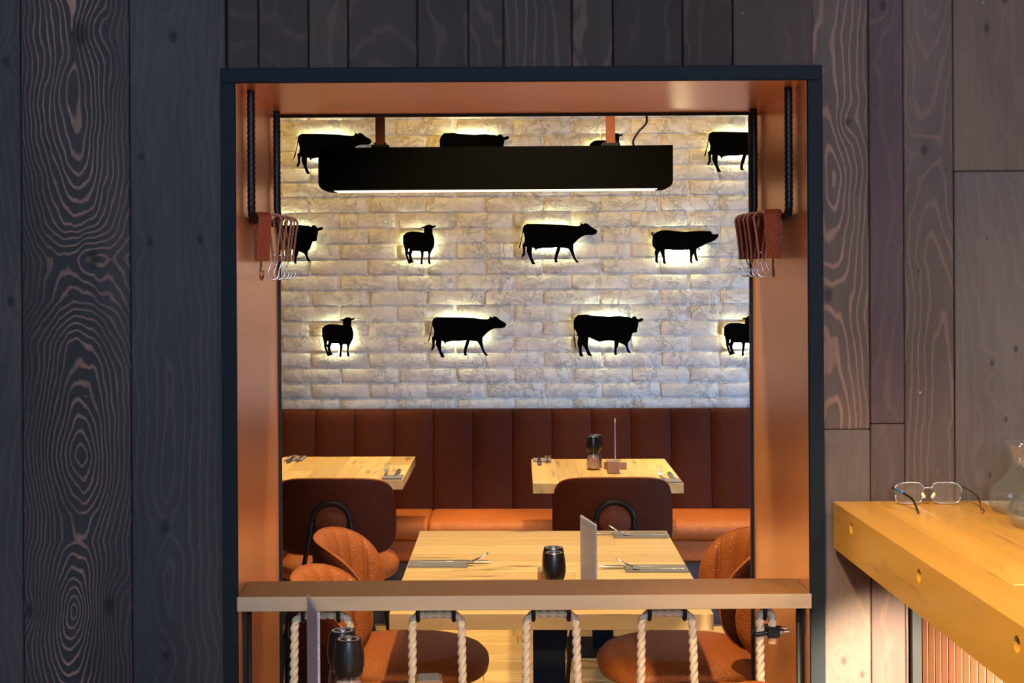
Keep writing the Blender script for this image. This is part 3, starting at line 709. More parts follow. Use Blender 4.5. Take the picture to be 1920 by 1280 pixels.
def animal_mesh(spec, name):
    ox_, oy_, k_, out, holes = spec
    def cv(p): return on_wall(ox_ + p[0]/k_, oy_ + p[1]/k_, YA)
    P = [cv(p) for p in out]; Hs = [[cv(p) for p in h] for h in holes]
    xs = [p.x for p in P]; zs = [p.z for p in P]; c = Vector(((min(xs)+max(xs))/2, YA, (min(zs)+max(zs))/2))
    loops = [[p - c for p in P]] + [[p - c for p in h] for h in Hs]
    tris = tessellate_polygon([[Vector((p.x, p.z, 0)) for p in L] for L in loops])
    flat = [p for L in loops for p in L]; n = len(flat); t = .004
    v = [(p.x, 0, p.z) for p in flat] + [(p.x, t, p.z) for p in flat]
    f = [tuple(q) for q in tris] + [tuple(i + n for i in reversed(q)) for q in tris]
    b0 = 0
    for L in loops:
        for i in range(len(L)): a, b_ = b0+i, b0+(i+1) % len(L); f.append((a, b_, b_+n, a+n))
        b0 += len(L)
    o = mesh_obj(name, v, f, M['lamp']); me = o.data; bpy.data.objects.remove(o)
    return me, c, (max(xs)-min(xs), max(zs)-min(zs))
AN = {}
for nm, sp in (('cow', COW), ('bull', BULL), ('sheep', SHEEP), ('pig', PIG)):
    me, c, sz = animal_mesh(sp, nm)
    # LED strip on the back of the plate
    x0, x1, z0, z1 = {'cow': (-.115, .06, .004, .052), 'bull': (-.10, .075, .006, .055), 'sheep': (-.045, .04, -.035, .022), 'pig': (-.11, .06, -.033, .012)}[nm]
    q = MB().box(x0, x1, .006, .009, z0, z1); t = mesh_obj('light_strip', q.v, q.f, M['led']); lm = t.data; bpy.data.objects.remove(t)
    t = MB().lathe([(.005, .004), (.005, .0355)], 10).xform(Matrix.Rotation(-PI/2, 4, 'X')).build('standoff', M['black']); t_me = t.data; bpy.data.objects.remove(t)
    st = (t_me, [(a, (z0+z1)/2) for a in (x0-.008, x1+.008)])
    AN[nm] = (me, c, lm, st)
ref = {'cow': (971.3, 419.8), 'bull': (1206.6, 599), 'sheep': (755, 421), 'pig': (1221, 431)}
ALIST = [('cow', 549.3, 250.8, 'black walking cow panel at left in the top row, half behind the lamp'),
 ('bull', 955, 257.8, 'black bull panel in the top row, only its back showing above the pendant lamp'),
 ('sheep', 1105, 249.7, 'black sheep panel in the top row, hidden by the lamp and its right strap'),
 ('cow', 1319.3, 246.8, 'black walking cow panel at right in the top row, cut by the opening'),
 ('bull', 605.6, 428, 'black bull panel in the middle row, behind the hanging straps at left'),
 ('sheep', 755, 421, 'black sheep panel in the middle row under the left half of the lamp'),
 ('cow', 971.3, 419.8, 'black walking cow panel in the middle row, right of the sheep'),
 ('pig', 1221, 431, 'black pig panel, the only pig on the brick wall'),
 ('sheep', 603, 594.5, 'black sheep panel at the left end of the lowest row'),
 ('cow', 801.3, 594.3, 'black walking cow panel in the lowest row, left of the bull'),
 ('bull', 1206.6, 599, 'black bull panel in the lowest row, right of the walking cow'),
 ('sheep', 1357, 592, 'black sheep panel at the right end of the lowest row, cut by the opening edge')]
for nm, px, py, lab in ALIST:
    me, c, lm, st = AN[nm]; d = on_wall(px, py, YA) - on_wall(*ref[nm], YA)
    o = link(nm + '_panel', me); o.location = W(c.x + d.x, YA, c.z + d.z); o.rotation_euler = (0, 0, A)
    tag(o, lab, 'wall decoration', 'backlit animal panels')
    link('light_strip', lm, o)
    for sx, sz in st[1]: q = link('standoff', st[0], o); q.location = (sx, 0, sz)

# ================================================================== PENDANT LAMP
lamp = tag(empty('pendant_lamp', W(.117, 4.2, 1.83), A), 'long black box pendant lamp hung on two brown straps above the near table', 'lamp')
hw = .511; hh = .124; out = []
for k_ in range(5): a = PI*1.0 + PI/2*k_/4; out.append((-hw+.024+.024*math.cos(a), .022+.022*math.sin(a)))
for k_ in range(5): a = PI*1.5 + PI/2*k_/4; out.append((hw-.024+.024*math.cos(a), .022+.022*math.sin(a)))
out += [(hw, hh), (-hw, hh)]; n = len(out); yw = .055
v = [(x, -yw, z) for x, z in out] + [(x, yw, z) for x, z in out]
tr = tessellate_polygon([[Vector((x, z, 0)) for x, z in out]])
f = [tuple(q) for q in tr] + [tuple(i+n for i in q) for q in tr] + [(i, (i+1) % n, (i+1) % n+n, i+n) for i in range(n)]
part(MB().add(v, f), 'housing', M['lamp'], lamp)
part(MB().box(-hw+.045, hw-.045, -yw+.004, yw-.004, -.0009, -.0001), 'diffuser', M['diffuser'], lamp)
for xs_ in (-.336, .336):
    part(MB().box(xs_-.026, xs_+.026, -.02, .02, hh+.0004, hh+.011, .001).box(xs_-.017, xs_+.017, -.014, .014, hh+.011, hh+.018), 'strap_clamp', M['black'], lamp)
    part(MB().box(xs_-.0125, xs_+.0125, -.0175, -.0145, hh+.002, .925), 'hanging_strap', M['strap_dark'], lamp)
    part(MB().box(xs_-.0125, xs_+.0125, .0145, .0175, hh+.002, .925), 'hanging_strap', M['strap_dark'], lamp)
cb = spline([(.405, 0, hh), (.402, 0, hh+.018), (.418, 0, hh+.045), (.440, 0, hh+.070), (.438, 0, hh+.10), (.420, 0, hh+.135), (.415, 0, .4), (.41, 0, .925)], 6)
part(MB().tube(cb, .0032, 8), 'cable', M['black'], lamp, smooth=True)

# ================================================================== BANQUETTE
ban = tag(empty('banquette', W(.2, 6.9, 0), A), 'long cognac leather wall bench with vertical channel back under the brick wall', 'bench')
CH = .1888; X0c = -.226
def chan_mesh():
    nx, nz = 10, 12; w2 = CH/2-.0012; H0, H1 = .40, .932; v = []; f = []
    for j in range(nz+3):
        for i in range(nx+1):
            u = -1 + 2*i/nx; bul = .022*(1-abs(u)**3.2)
            if j <= nz:
                t = j/nz; z = H0 + (H1-.02-H0)*t; y0 = 6.838 + .048*t - 6.9 - bul
                if t > .97: pass
            elif j == nz+1: z = H1-.004; y0 = 6.838 + .048 - 6.9 - bul*.6 + .010
            else: z = H1; y0 = 6.838 + .048 - 6.9 + .028
            if j >= nz: z -= .012*abs(u)**4
            v.append((u*w2, y0, z))
    m = nx+1
    for j in range(nz+2):
        for i in range(nx): f.append((j*m+i, j*m+i+1, (j+1)*m+i+1, (j+1)*m+i))
    n0 = len(v)
    for j in range(nz+3):
        for i in (0, nx):
            p = v[j*m+i]; v.append((p[0], .088, p[2]))
    for j in range(nz+2):
        f.append((j*m, (j+1)*m, n0+2*(j+1), n0+2*j)); f.append((j*m+nx, (j+1)*m+nx, n0+2*(j+1)+1, n0+2*j+1))
    f.append(tuple((nz+2)*m+i for i in range(m)) + (n0+2*(nz+2)+1, n0+2*(nz+2)))
    o = mesh_obj('back_channel', v, f, M['leather_shaded'], None, True); autosmooth(o, 50); me = o.data; bpy.data.objects.remove(o); return me
cm = chan_mesh()
for k_ in range(-13, 16):
    o = link('back_channel', cm, ban); o.location = (X0c + CH*(k_+.5) - .2, 0, 0)
def seat_cushion(xa, xb):
    prof = [(6.82, .448), (6.82, .466), (6.70, .472), (6.55, .473), (6.47, .471), (6.435, .464), (6.418, .449), (6.412, .43), (6.414, .41), (6.425, .392), (6.45, .39), (6.82, .39)]
    v = []; f = []; xs_ = [xa, xa+.006, xa+.02, (xa+xb)/2, xb-.02, xb-.006, xb]; ins = [.012, .004, 0, 0, 0, .004, .012]
    cy, cz_ = 6.62, .43
    for x, s_ in zip(xs_, ins):
        for (py_, pz_) in prof:
            v.append((x-.2, py_ + (s_ if py_ < cy else -s_*0) - 6.9, pz_ - (s_*.6 if pz_ > cz_ else 0)))
    m = len(prof)
    for i in range(len(xs_)-1):
        for k2 in range(m): f.append((i*m+k2, i*m+(k2+1) % m, (i+1)*m+(k2+1) % m, (i+1)*m+k2))
    f += [tuple(range(m)), tuple((len(xs_)-1)*m+q for q in range(m))]
    o = mesh_obj('seat_cushion', v, f, M['leather'], ban, True); autosmooth(o, 60)
seat_cushion(X0c-1.888, X0c-.001); seat_cushion(X0c+.001, X0c+1.888); seat_cushion(X0c+1.89, X0c+2.9)
part(MB().box(-2.4, 2.55, -.478, -.05, .298, .389, .006), 'seat_base', M['leather'], ban)
part(MB().box(-2.38, 2.53, -.40, -.02, 0.0, .297), 'plinth', M['plinth'], ban)
part(MB().box(-2.4, 2.55, .02, .0885, .2975, .925), 'back_board', M['leather_shaded'], ban)

# ================================================================== TABLES
def table(name, label, x0, x1, y0, y1, axis, nst, colx, coly, frame='W', top=.75, th=.04, grp='oak tables'):
    cx, cy = (x0+x1)/2, (y0+y1)/2
    t = tag(empty(name, W(cx, cy, 0) if frame == 'W' else Vector((cx, cy, 0)), A if frame == 'W' else 0), label, 'table', grp)
    hx, hy = (x1-x0)/2, (y1-y0)/2; rr = random.Random(name + str(x0))
    span = 2*hy if axis == 'X' else 2*hx; e = [-span/2]
    for i in range(nst-1): e.append(-span/2 + span*(i+1)/nst + rr.uniform(-.012, .012))
    e.append(span/2)
    for i in range(nst):
        a, b_ = e[i], e[i+1]; L2 = hx if axis == 'X' else hy; cut = [-L2, rr.uniform(-.6, .6)*L2, L2] if i % 2 else [-L2, L2]
        for q in range(len(cut)-1):
            c0, c1 = cut[q], cut[q+1]
            if axis == 'X': mb = MB().box(-(c1-c0)/2+.0002, (c1-c0)/2-.0002, -(b_-a)/2+.0002, (b_-a)/2-.0002, -th/2, th/2, .0008); loc = ((c0+c1)/2, (a+b_)/2, top-th/2)
            else: mb = MB().box(-(b_-a)/2+.0002, (b_-a)/2-.0002, -(c1-c0)/2+.0002, (c1-c0)/2-.0002, -th/2, th/2, .0008); loc = ((a+b_)/2, (c0+c1)/2, top-th/2)
            part(mb, 'tabletop_stave', M['table_x'] if axis == 'X' else M['table_y'], t, loc)
    for (px_, py_) in zip(colx, coly):
        part(MB().box(px_-cx-.042, px_-cx+.042, py_-cy-.042, py_-cy+.042, .012, top-th-.006, .002), 'column', M['frame'], t)
        part(MB().box(px_-cx-.155, px_-cx+.155, py_-cy-.155, py_-cy+.155, 0.0, .012, .002), 'base_plate', M['black'], t)
        part(MB().box(px_-cx-.13, px_-cx+.13, py_-cy-.13, py_-cy+.13, top-th-.006, top-th-.0002), 'mounting_plate', M['black'], t)
    return t
table('dining_table', 'large oak table nearest the opening, under the pendant lamp', -.142, .658, 3.552, 4.68, 'X', 9, (.258,), (3.82,))
table('dining_table', 'small oak table at the bench with a menu stand and mill', .236, .832, 5.712, 6.452, 'Y', 6, (.53,), (6.08,))
table('dining_table', 'small oak table at the bench, at left, cut by the opening edge', -.892, -.290, 5.822, 6.548, 'Y', 6, (-.59,), (6.18,))
table('dining_table', 'foreground table below the frame, holding mills, wooden cube and menu card', -.60, .20, 1.9, 2.82, 'X', 8, (-.2,), (2.3,), frame='world', top=.77)

# ================================================================== CHAIRS
def se(t, p): return math.copysign(abs(t)**p, t)
def chair_proto():
    t = empty('dining_chair')
    PHI = math.radians(92); ZC, HH = .658, .148
    def plan(phi, r): return (.2255*r*se(math.sin(phi), .86), -.150*r*se(math.cos(phi), .92))
    def hh(u): return HH*max(0.0, 1-abs(u)**3.6)**(1/2.1)
    def zc(u): return ZC - .028*abs(u)**2
    def pos(u, v, dr):
        phi = u*PHI; x, y = plan(phi, 1.0); z = zc(u) + hh(u)*v
        nx_, ny_ = math.sin(phi), -math.cos(phi); L_ = math.hypot(nx_, ny_)
        y -= (z-.54)*.10*max(0, math.cos(phi))
        return Vector((x + nx_*dr, y + ny_*dr, z))
    NU, NV = 84, 14; NC = 9
    def edge(u, v): return (max(0, 1-abs(v)**5))**.5 * (max(0, 1-abs(u)**14))**.5
    us = [math.sin(PI/2*(-1+2*i/NU))*.45 + .55*(-1+2*i/NU) for i in range(NU+1)]
    def sheet(fn):
        v = []; f = []
        for i, u in enumerate(us):
            u = max(-.9995, min(.9995, u))
            for j in range(NV+1):
                vv = math.sin(PI/2*(-1+2*j/NV)); v.append(pos(u, vv, fn(u, vv)))
        for i in range(NU):
            for j in range(NV): a = i*(NV+1)+j; f.append((a, a+1, a+NV+2, a+NV+1))
        return v, f
    def inner(u, v):
        c = (u*NC/2.0 + .5*(NC % 2 == 0)) ; fr = abs(((c + .5) % 1.0) - .5)*2   # 1 at the middle... seams at 0
        seam = 1 - (abs(((u*NC/2 + .5) % 1.0) - .5)*2)**2.2 if False else (1 - (abs(2*((u*NC/2 + 100.5) % 1.0) - 1))**5.0)
        return -edge(u, v)*(.022 + .019*seam)
    def outer(u, v): return edge(u, v)*.012
    a, f = sheet(inner); mesh_obj('back_cushion', a, f, M['leather'], t, True)
    a, f = sheet(outer); mesh_obj('back_shell', a, f, M['leather_shaded'], t, True)
    loop = [pos(max(-.9995, min(.9995, u)), 1, .001) for u in us] + [pos(max(-.9995, min(.9995, u)), -1, .001) for u in reversed(us)]
    loop.append(loop[0]); part(MB().tube(resample(loop, .008), .0035, 6, cap=False), 'piping', M['leather'], t, smooth=True)
    # disc and arch tube behind
    mb = MB().lathe([(.0, -.012), (.058, -.012), (.063, -.006), (.063, .006), (.057, .012), (.0, .013)], 28)
    mb.xform(Matrix.Translation((0, -.174, .643)) @ Matrix.Rotation(math.radians(84), 4, 'X')); part(mb, 'back_disc', M['leather_mid'], t, auto=50)
    arch = []
    R_, zc_ = .072, .643
    for k_ in range(17): an = PI*k_/16; arch.append((-R_*math.cos(an), -.1785 - .004*math.sin(an), zc_ + R_*math.sin(an)))
    def leg_path(s_): return [(s_*R_, -.1785, zc_), (s_*.090, -.177, .55), (s_*.120, -.18, .40), (s_*.170, -.225, .22), (s_*.190, -.240, .004)]
    part(MB().tube(arch, .009, 10), 'back_arch', M['black'], t, smooth=True)
    for s_ in (-1, 1):
        part(MB().tube(leg_path(s_), .009, 10), 'leg', M['black'], t, smooth=True)
        part(MB().tube([(s_*.15, .235, .395), (s_*.19, .27, .004)], .0105, 10), 'leg', M['black'], t, smooth=True)
    part(MB().tube([(-.15, .235, .388), (.15, .235, .388)], .009, 8).tube([(-.121, -.195, .392), (-.15, .235, .388)], .009, 8).tube([(.121, -.195, .392), (.15, .235, .388)], .009, 8), 'seat_frame', M['black'], t, smooth=True)
    # seat cushion: superellipse pillow
    NR, NT = 9, 44
    prof = [(.0, .484), (.35, .483), (.62, .479), (.80, .471), (.92, .458), (.985, .441), (1.0, .425), (.985, .408), (.95, .400), (.0, .398)]
    v = []; f = []
    for (r, z) in prof:
        for k_ in range(NT):
            a = 2*PI*k_/NT; x = .236*r*se(math.cos(a), .78); y = .092 + .252*r*se(math.sin(a), .78)
            if y > .092: x *= 1 - .10*((y-.092)/.25)**2
            if r < .01: x = y0_ = 0; y = .092 + .0001*math.sin(a); x = .0001*math.cos(a)
            v.append((x, y, z))
    for i in range(len(prof)-1):
        for k_ in range(NT): f.append((i*NT+k_, i*NT+(k_+1) % NT, (i+1)*NT+(k_+1) % NT, (i+1)*NT+k_))
    f += [tuple(range(NT)), tuple((len(prof)-1)*NT+k_ for k_ in range(NT))]
    mesh_obj('seat', v, f, M['leather'], t, True)
    return reg(t)
ch = chair_proto()
chairs = [(W(.545, 5.66, 0), A, 'cognac tub chair seen from behind, at the bench table with the menu stand'),
 (W(-.535, 5.645, 0), A, 'cognac tub chair seen from behind, at the left bench table'),
 (W(-.255, 4.32, 0), A-PI/2, 'cognac tub chair at the far left corner of the near table'),
 (W(-.235, 3.76, 0), A-PI/2, 'cognac tub chair at the near left corner of the near table'),
 (W(.755, 4.32, 0), A+PI/2, 'cognac tub chair at the far right corner of the near table'),
 (W(.785, 3.76, 0), A+PI/2, 'cognac tub chair at the near right corner, partly behind the copper panel'),
 (Vector((-.72, 2.572, 0)), -PI/2, 'cognac chair top just showing at the bottom left, before the dark planks'),
 (Vector((.385, 2.572, 0)), PI/2, 'cognac chair top just showing at the bottom, below the right part of the board')]
for i, (loc, rz, lab) in enumerate(chairs):
    o = ch if i == 0 else copy_tree(ch)
    o.location = loc; o.rotation_euler = (0, 0, rz); tag(o, lab, 'chair', 'cognac leather tub chairs')
    if i > 5: o.scale = (1, 1, 1.022)

# ================================================================== TABLE THINGS
def mill_proto(fill):
    t = empty('mill')
    part(MB().lathe([(.0275, .0), (.0285, .004), (.0285, .030), (.0265, .055), (.0235, .071), (.0235, .074), (.0215, .074), (.0222, .068), (.0250, .054), (.0270, .030), (.0270, .006), (.0262, .004)], 32), 'glass_jar', M['jar'], t, auto=50)
    part(MB().lathe([(.0, .0045), (.0255, .005), (.0262, .030), (.0245, .053), (.0225, .060), (.0, .062)], 28), 'spice_fill', M[fill], t, smooth=True)
    h = part(MB().lathe([(.0, .072), (.0235, .072), (.0262, .076), (.0290, .092), (.0293, .105), (.0272, .125), (.0245, .138), (.0225, .1395), (.0215, .1365), (.0, .1360)], 36), 'grinder_head', M['black_plastic'], t, auto=35)
    part(MB().lathe([(.0205, .1366), (.0205, .1392), (.0165, .1392), (.0165, .1366)], 28, close=True), 'chrome_ring', M['steel'], h)
    part(MB().lathe([(.0, .1362), (.007, .1362), (.0065, .140), (.0, .1405)], 16), 'knob', M['steel'], h)
    return reg(t)
mp = mill_proto('salt'); pm = mill_proto('pepper')
def mills(locf, locb, where):
    global used_mill
    for pr, loc, nm in ((mp, locf, 'pink salt mill before the pepper mill on the %s' % where),
                        (pm, locb, 'pepper mill standing behind the salt mill on the %s' % where)):
        o = pr if not pr.get('label') else copy_tree(pr)
        o.location = loc; tag(o, nm, 'mill', 'salt and pepper mills')
mills(W(.268, 3.615, .7503), W(.268, 3.680, .7503), 'near table')
mills(W(.497, 6.115, .7503), W(.510, 6.180, .7503), 'far right bench table')
mills(Vector((-.250, 2.70, .7703)), Vector((-.268, 2.765, .7703)), 'foreground table')
def cube_block(loc, rz, lab):
    t = tag(empty('wooden_block', loc, rz), lab, 'block', 'wooden cube blocks')
    part(MB().box(-.0255, .0255, -.0255, .0255, .0, .050, .0015), 'cube', M['block'], t)
    part(MB().box(-.019, .019, -.0245, .0245, .0501, .0512), 'slot_insert', M['slate'], t)
cube_block(W(.255, 3.84, .7503), A, 'small oak cube block on the near table behind the mills')
cube_block(W(.573, 6.005, .7503), A, 'small oak cube block before the menu card on the bench table')
cube_block(Vector((-.102, 2.755, .7703)), .08, 'small oak cube block with grey top at the bottom edge, between the ropes')
def menu(locw, rz, lab, foot=True, bar=False):
    t = tag(empty('menu_stand', locw, rz), lab, 'menu', 'menu card stands')
    part(MB().box(-.0008, .0008, -.072, .072, .012, .208), 'card', M['card'], t)
    part(MB().box(-.0022, -.0010, -.074, .074, .010, .2105).box(.0010, .0022, -.074, .074, .010, .2105), 'sleeve', M['acrylic'], t)
    if bar: part(MB().box(-.048, .048, .012, .032, 0, .030, .001).box(-.01, .01, -.075, .012, 0, .010), 'wooden_foot', M['block'], t)
    else: part(MB().box(-.016, .016, -.06, .06, 0, .010, .001), 'wooden_foot', M['block'], t)
menu(W(.357, 3.672, .7503), A - math.atan((.375-.339)/(.165)) * -1 if False else A + math.atan(.036/.165), 'upright menu card in a clear stand beside the mills on the near table')
menu(W(.588, 6.095, .7503), -math.atan(252/2700), 'upright menu card seen edge-on between mill and cube on the bench table', bar=True)
menu(Vector((-.314, 2.680, .7703)), math.atan(.037/.145), 'upright menu card seen nearly edge-on in the foreground, left of the mills')
bpy.data.objects
# cutlery
def fork_proto():
    t = MB(); L_ = .19
    def z(s): return .003 + .010*math.exp(-((s-.125)/.022)**2)*0 + (.0 if s < .12 else .030*((s-.12)/.07)**1.5)
    st = [(0, .006), (.02, .007), (.06, .0045), (.10, .003), (.122, .0035), (.133, .0085), (.145, .0115)]
    v = []; f = []; h = .0014
    for s, w_ in st: v += [(s, -w_, z(s)), (s, w_, z(s)), (s, w_, z(s)+h), (s, -w_, z(s)+h)]
    for i in range(len(st)-1):
        for k_ in range(4): f.append((i*4+k_, i*4+(k_+1) % 4, i*4+4+(k_+1) % 4, i*4+4+k_))
    f += [(0, 1, 2, 3), tuple(len(st)*4-4+k_ for k_ in range(4))]
    o = mesh_obj('fork', v, f, M['steel'], None, True); autosmooth(o, 40)
    for k_ in range(4):
        y = -.0098 + k_*.00653; q = MB().tube([(.1445, y, z(.1445)+.0007), (.165, y, z(.165)+.0007), (.19, y, z(.19)+.0007)], .00125, 6)
        part(q, 'tine', M['steel'], o, smooth=True)
    return reg(o)
def knife_proto():
    st = [(0, .0065), (.05, .008), (.09, .006), (.10, .0075), (.15, .010), (.19, .008), (.212, .001)]
    v = []; f = []; h = .0018
    for s, w_ in st: v += [(s, -w_, 0), (s, w_, 0), (s, w_*.7, h), (s, -w_*.7, h)]
    for i in range(len(st)-1):
        for k_ in range(4): f.append((i*4+k_, i*4+(k_+1) % 4, i*4+4+(k_+1) % 4, i*4+4+k_))
    f += [(0, 1, 2, 3), tuple(len(st)*4-4+k_ for k_ in range(4))]
    o = mesh_obj('knife', v, f, M['steel'], None, True); autosmooth(o, 40); return reg(o)
def napkin_proto():
    o = MB().box(0, .19, -.045, .045, 0, .0035, .001).box(.0, .188, -.043, .043, .0036, .006, .001).build('napkin', M['napkin']); return reg(o)
fk, kf, npk = fork_proto(), knife_proto(), napkin_proto()
def setting(x, y, ang, where, scale_n=1.0, z=.7503, fo=.018, ko=-.018, fk_off=.03, kn_off=.04, fturn=0.0, kturn=0.0, nlen=1.0):
    """x, y = outer end of the napkin; ang = direction towards the table's middle"""
    rz = A + ang; base = W(x, y, z)
    def P_(s, t, dz): return base + Vector((math.cos(rz)*s - math.sin(rz)*t, math.sin(rz)*s + math.cos(rz)*t, dz))
    for pr, loc, r_, lab, cat in ((npk, P_(0, 0, 0), rz, 'grey folded napkin under the cutlery ' + where, 'napkin'), (fk, P_(fk_off, fo, .0035), rz+fturn, 'steel fork with raised tines ' + where, 'fork'),
                                  (kf, P_(kn_off, ko, .0062), rz+kturn, 'steel table knife ' + where, 'knife')):
        o = pr if not pr.get('label') else copy_tree(pr)
        o.location = loc; o.rotation_euler = (0, 0, r_); tag(o, lab, cat, 'cutlery on grey napkins')
        if pr is npk: o.scale = (nlen, scale_n, 1)
setting(.655, 4.075, PI, 'at the front right place of the near table', nlen=.93, fo=.022, fk_off=.012, fturn=.05)
setting(.650, 4.590, PI, 'at the far right place of the near table', nlen=.9, fo=.022, fk_off=-.005, fturn=.03)
setting(-.138, 4.142, 0.0, 'at the left place of the near table', nlen=.9, fo=-.022, ko=.018, fk_off=.04, kn_off=.03, fturn=.03)
setting(.790, 5.716, PI/2, 'at the front right of the menu bench table', nlen=.55, scale_n=.85, fo=.030, ko=-.012, fk_off=.05, kn_off=.06, fturn=.02)
setting(.285, 6.446, -PI/2, 'at the back left of the menu bench table', nlen=.55, scale_n=.9, fo=.022, ko=-.014, fk_off=-.02, kn_off=.01)
setting(-.335, 5.826, PI/2, 'at the front of the left bench table', nlen=.55, scale_n=.9, fo=.030, ko=-.010, fk_off=.05, kn_off=.05, fturn=.06)
setting(-.825, 6.535, -PI/2, 'at the back of the left bench table', nlen=.75, scale_n=.9, fo=.022, ko=-.014, fk_off=.02, kn_off=.01)

# ================================================================== BAR
BX0, BX1, BZ0, BZ1, BY1 = .698, .990, 1.043, 1.136, 2.858
bar = tag(empty('bar_counter', (BX0+.15, 2.0, 0)), 'thick beech bar counter at right, with screws along its side and fluted panel below', 'bar')
bo = Vector((BX0+.15, 2.0, 0))
edges = [BX0, .775, .845, .905, BX1]
BY0 = .45
for i in range(4):
    cuts = [BY0, (1.5, 2.1, 1.2, 1.9)[i], BY1] if i else [BY0, BY1]
    for q in range(len(cuts)-1):
        a, b_ = edges[i], edges[i+1]; L_ = cuts[q+1]-cuts[q]
        o = MB().box(-(b_-a)/2+.0002, (b_-a)/2-.0002, -L_/2+.0002, L_/2-.0002, -(BZ1-BZ0)/2, (BZ1-BZ0)/2, .0012).build('counter_stave', M['bar'], None)
        loc = Vector(((a+b_)/2, (cuts[q]+cuts[q+1])/2, (BZ0+BZ1)/2))
        if i == 0:
            cutter = MB()
            for dd in (2.72, 2.30, 1.88, 1.46):
                t = MB().lathe([(.0115, -.012), (.0115, .012)], 20).xform(Matrix.Translation((-(b_-a)/2, dd-loc.y, 1.107-loc.z)) @ Matrix.Rotation(PI/2, 4, 'Y')); cutter.add(t.v, t.f)
            co = cutter.build('cutter', M['bar']); md = o.modifiers.new('b', 'BOOLEAN'); md.object = co; md.operation = 'DIFFERENCE'; md.solver = 'EXACT'
            bpy.context.view_layer.update(); dg = bpy.context.evaluated_depsgraph_get()
            me = bpy.data.meshes.new_from_object(o.evaluated_get(dg)); o.modifiers.clear(); o.data = me; bpy.data.objects.remove(co)
        o.parent = bar; o.location = loc - bo
for dd in (2.72, 2.30, 1.88, 1.46):
    mb = MB().lathe([(.0, .0), (.0105, .0), (.0085, .003), (.004, .0042), (.0, .0042)], 16).xform(Matrix.Rotation(-PI/2, 4, 'Y'))
    part(mb, 'screw', M['screw'], bar, Vector((BX0+.0105, dd, 1.107)) - bo, auto=40)
FX = .868
part(MB().box(-.0, .100, -.8, .84, 0, BZ0-.002), 'bar_body', M['core'], bar, (FX+.016-bo.x, 0, 0))
part(MB().box(-.018, .0, 0, .014, 0, BZ0-.002), 'corner_strip', M['strip'], bar, (FX-bo.x, .843, 0))
slm = None
yy = 2.842
while yy > 1.35:
    if slm is None:
        o = MB().box(0, .014, -.0385, -.0015, 0, BZ0-.004, .0025).build('slat', M['terra'], bar); slm = o.data
    else: o = link('slat', slm, bar)
    o.location = (FX-bo.x, yy-bo.y, 0); yy -= .040
part(MB().box(0, .016, -1.30, .83, -.012, -.001), 'led_strip', M['bar_led'], bar, (FX-.05-bo.x, 0, BZ0-.001))
wt = MB().box(BX1+.0015, 1.62, .6, BY1, BZ1-.03, BZ1-.0005, .001).build('white_worktop', M['white_top']); tag(wt, 'white worktop beside the beech counter at the right edge, under the carafes', 'worktop')
wc = MB().box(BX1+.004, 1.60, .65, BY1-.004, 0.0, BZ1-.031).build('worktop_cabinet', M['core']); tag(wc, 'dark cabinet under the white worktop at the right edge', 'cabinet')
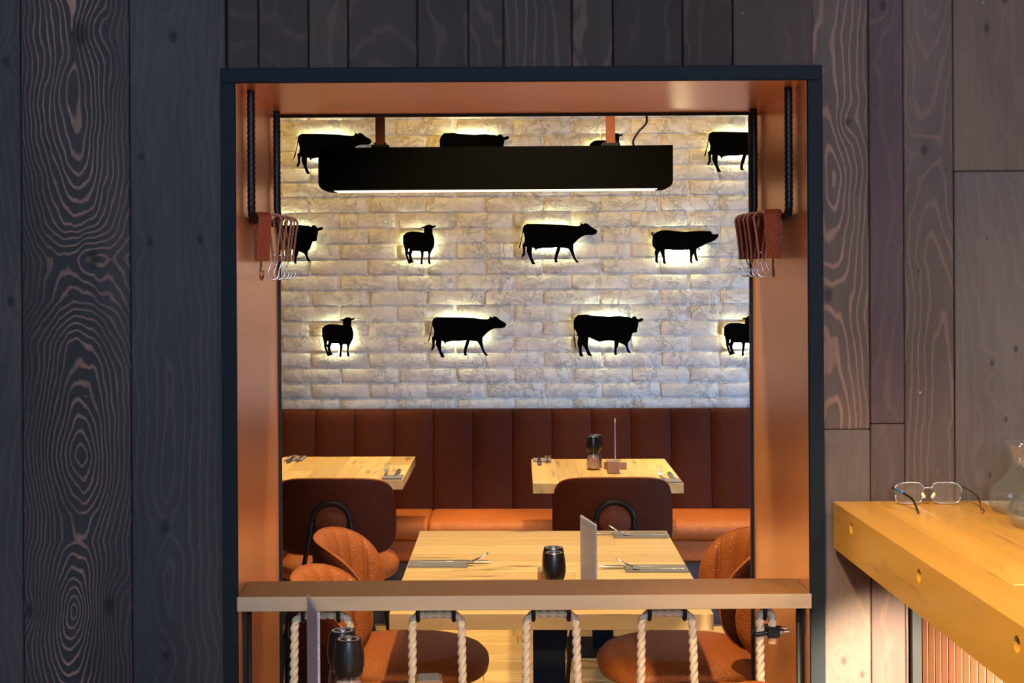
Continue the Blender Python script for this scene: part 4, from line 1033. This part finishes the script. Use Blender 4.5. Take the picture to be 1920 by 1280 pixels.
# spectacles
def spectacles():
    c = Vector((.872, 2.815, BZ1+.0003)); t = tag(empty('eyeglasses', c, math.radians(-.5)), 'half-rim eyeglasses with a blue temple patch on the beech counter', 'glasses')
    def lens(cx, s_):
        pts = []
        for k_ in range(40):
            a = 2*PI*k_/40; x = .0295*se(math.cos(a), .42); z = .0203*se(math.sin(a), .55)
            z -= .004*(x*s_/.0295)**2*(1 if z > 0 else 0)*(1 if x*s_ > 0 else .2)
            if z < 0: x *= .90
            pts.append((cx + x, -.004*abs((cx+x)/.07)**2*-1*-1, .0225 + z))
        return pts
    for s_ in (-1, 1):
        P_ = lens(s_*.0365, s_); n = len(P_)
        v = [(p[0], p[1]-.0009, p[2]) for p in P_] + [(p[0], p[1]+.0009, p[2]) for p in P_]
        f = [tuple(range(n)), tuple(range(n, 2*n))] + [(i, (i+1) % n, (i+1) % n+n, i+n) for i in range(n)]
        l = part(MB().add(v, f), 'lens', M['lens'], t)
        up = [p for p in P_ if p[2] > .020]
        up.sort(key=lambda p: p[0]); lo = [p for p in P_ if p[2] <= .0215]; lo.sort(key=lambda p: p[0])
        part(MB().tube(up, .0013, 6), 'rim', M['silver'], l, smooth=True)
        part(MB().tube(lo, .0012, 6), 'nylon_edge', M['silver'], l, smooth=True)
        mb = MB().lathe([(.0, -.0012), (.0035, -.0010), (.0035, .001), (.0, .0012)], 12).xform(Matrix.Translation((s_*.0095, -.006, .018)) @ Matrix.Rotation(s_*.5, 4, 'Y') @ Matrix.Scale(2.0, 4, (0, 0, 1)) @ Matrix.Rotation(PI/2, 4, 'X'))
        part(mb, 'nose_pad', M['pad'], t, smooth=True)
        tip = .128
        ex = (.014 if s_ < 0 else .004)
        tp = [(s_*.067, -.002, .034), (s_*.070, -.012, .033), (s_*.069+ex*.3, -.05, .0315), (s_*.067+ex*.6, -.082, .0275), (s_*.066+ex*.8, -.096, .0215), (s_*.0655+ex*.95, -.106, .0105), (s_*.065+ex, -.113, .0020)]
        sp_ = spline(tp, 4)
        if s_ < 0:
            part(MB().tube(sp_[:5], .0016, 6), 'hinge', M['black_plastic'], t, smooth=True)
            o = part(MB().tube(sp_[4:], .0021, 8), 'temple', M['black_plastic'], t, smooth=True)
            part(MB().tube(sp_[5:10], .0027, 8), 'blue_patch', M['blue'], o, smooth=True)
        else:
            part(MB().tube(sp_, .0017, 8), 'temple', M['steel_brown'], t, smooth=True)
    part(MB().tube([(-.009, 0, .030), (-.004, -.001, .0325), (.004, -.001, .0325), (.009, 0, .030)], .0014, 6), 'bridge', M['silver'], t, smooth=True)
spectacles()
def carafe(loc, lab, h=.131, s=1.0):
    outp = [(.050, 0), (.066, .006), (.072, .022), (.068, .040), (.050, .062), (.036, .078), (.0325, .088), (.034, .102), (.040, .120), (.047, .131)]
    outp = [(r*s, z*s) for r, z in outp]
    sp = spline([(r, 0, z) for r, z in outp], 5); o_ = [(p.x, p.z) for p in sp]
    inn = [(max(r-.0022, .001), z + (.004 if i < 6 else 0)) for i, (r, z) in enumerate(o_)]
    inn = list(reversed(inn)); prof = [(.0008, .0)] + o_ + inn + [(.0008, .0045)]
    o = MB().lathe(prof, 48).build('carafe', M['glass'], None, True); o.location = loc; tag(o, lab, 'carafe', 'glass carafes')
carafe((1.033, 2.72, BZ1), 'clear glass carafe at the right edge, farther of the two, with flared rim')
carafe((1.012, 2.560, BZ1), 'clear glass carafe at the right edge, the nearer one, mostly out of frame')
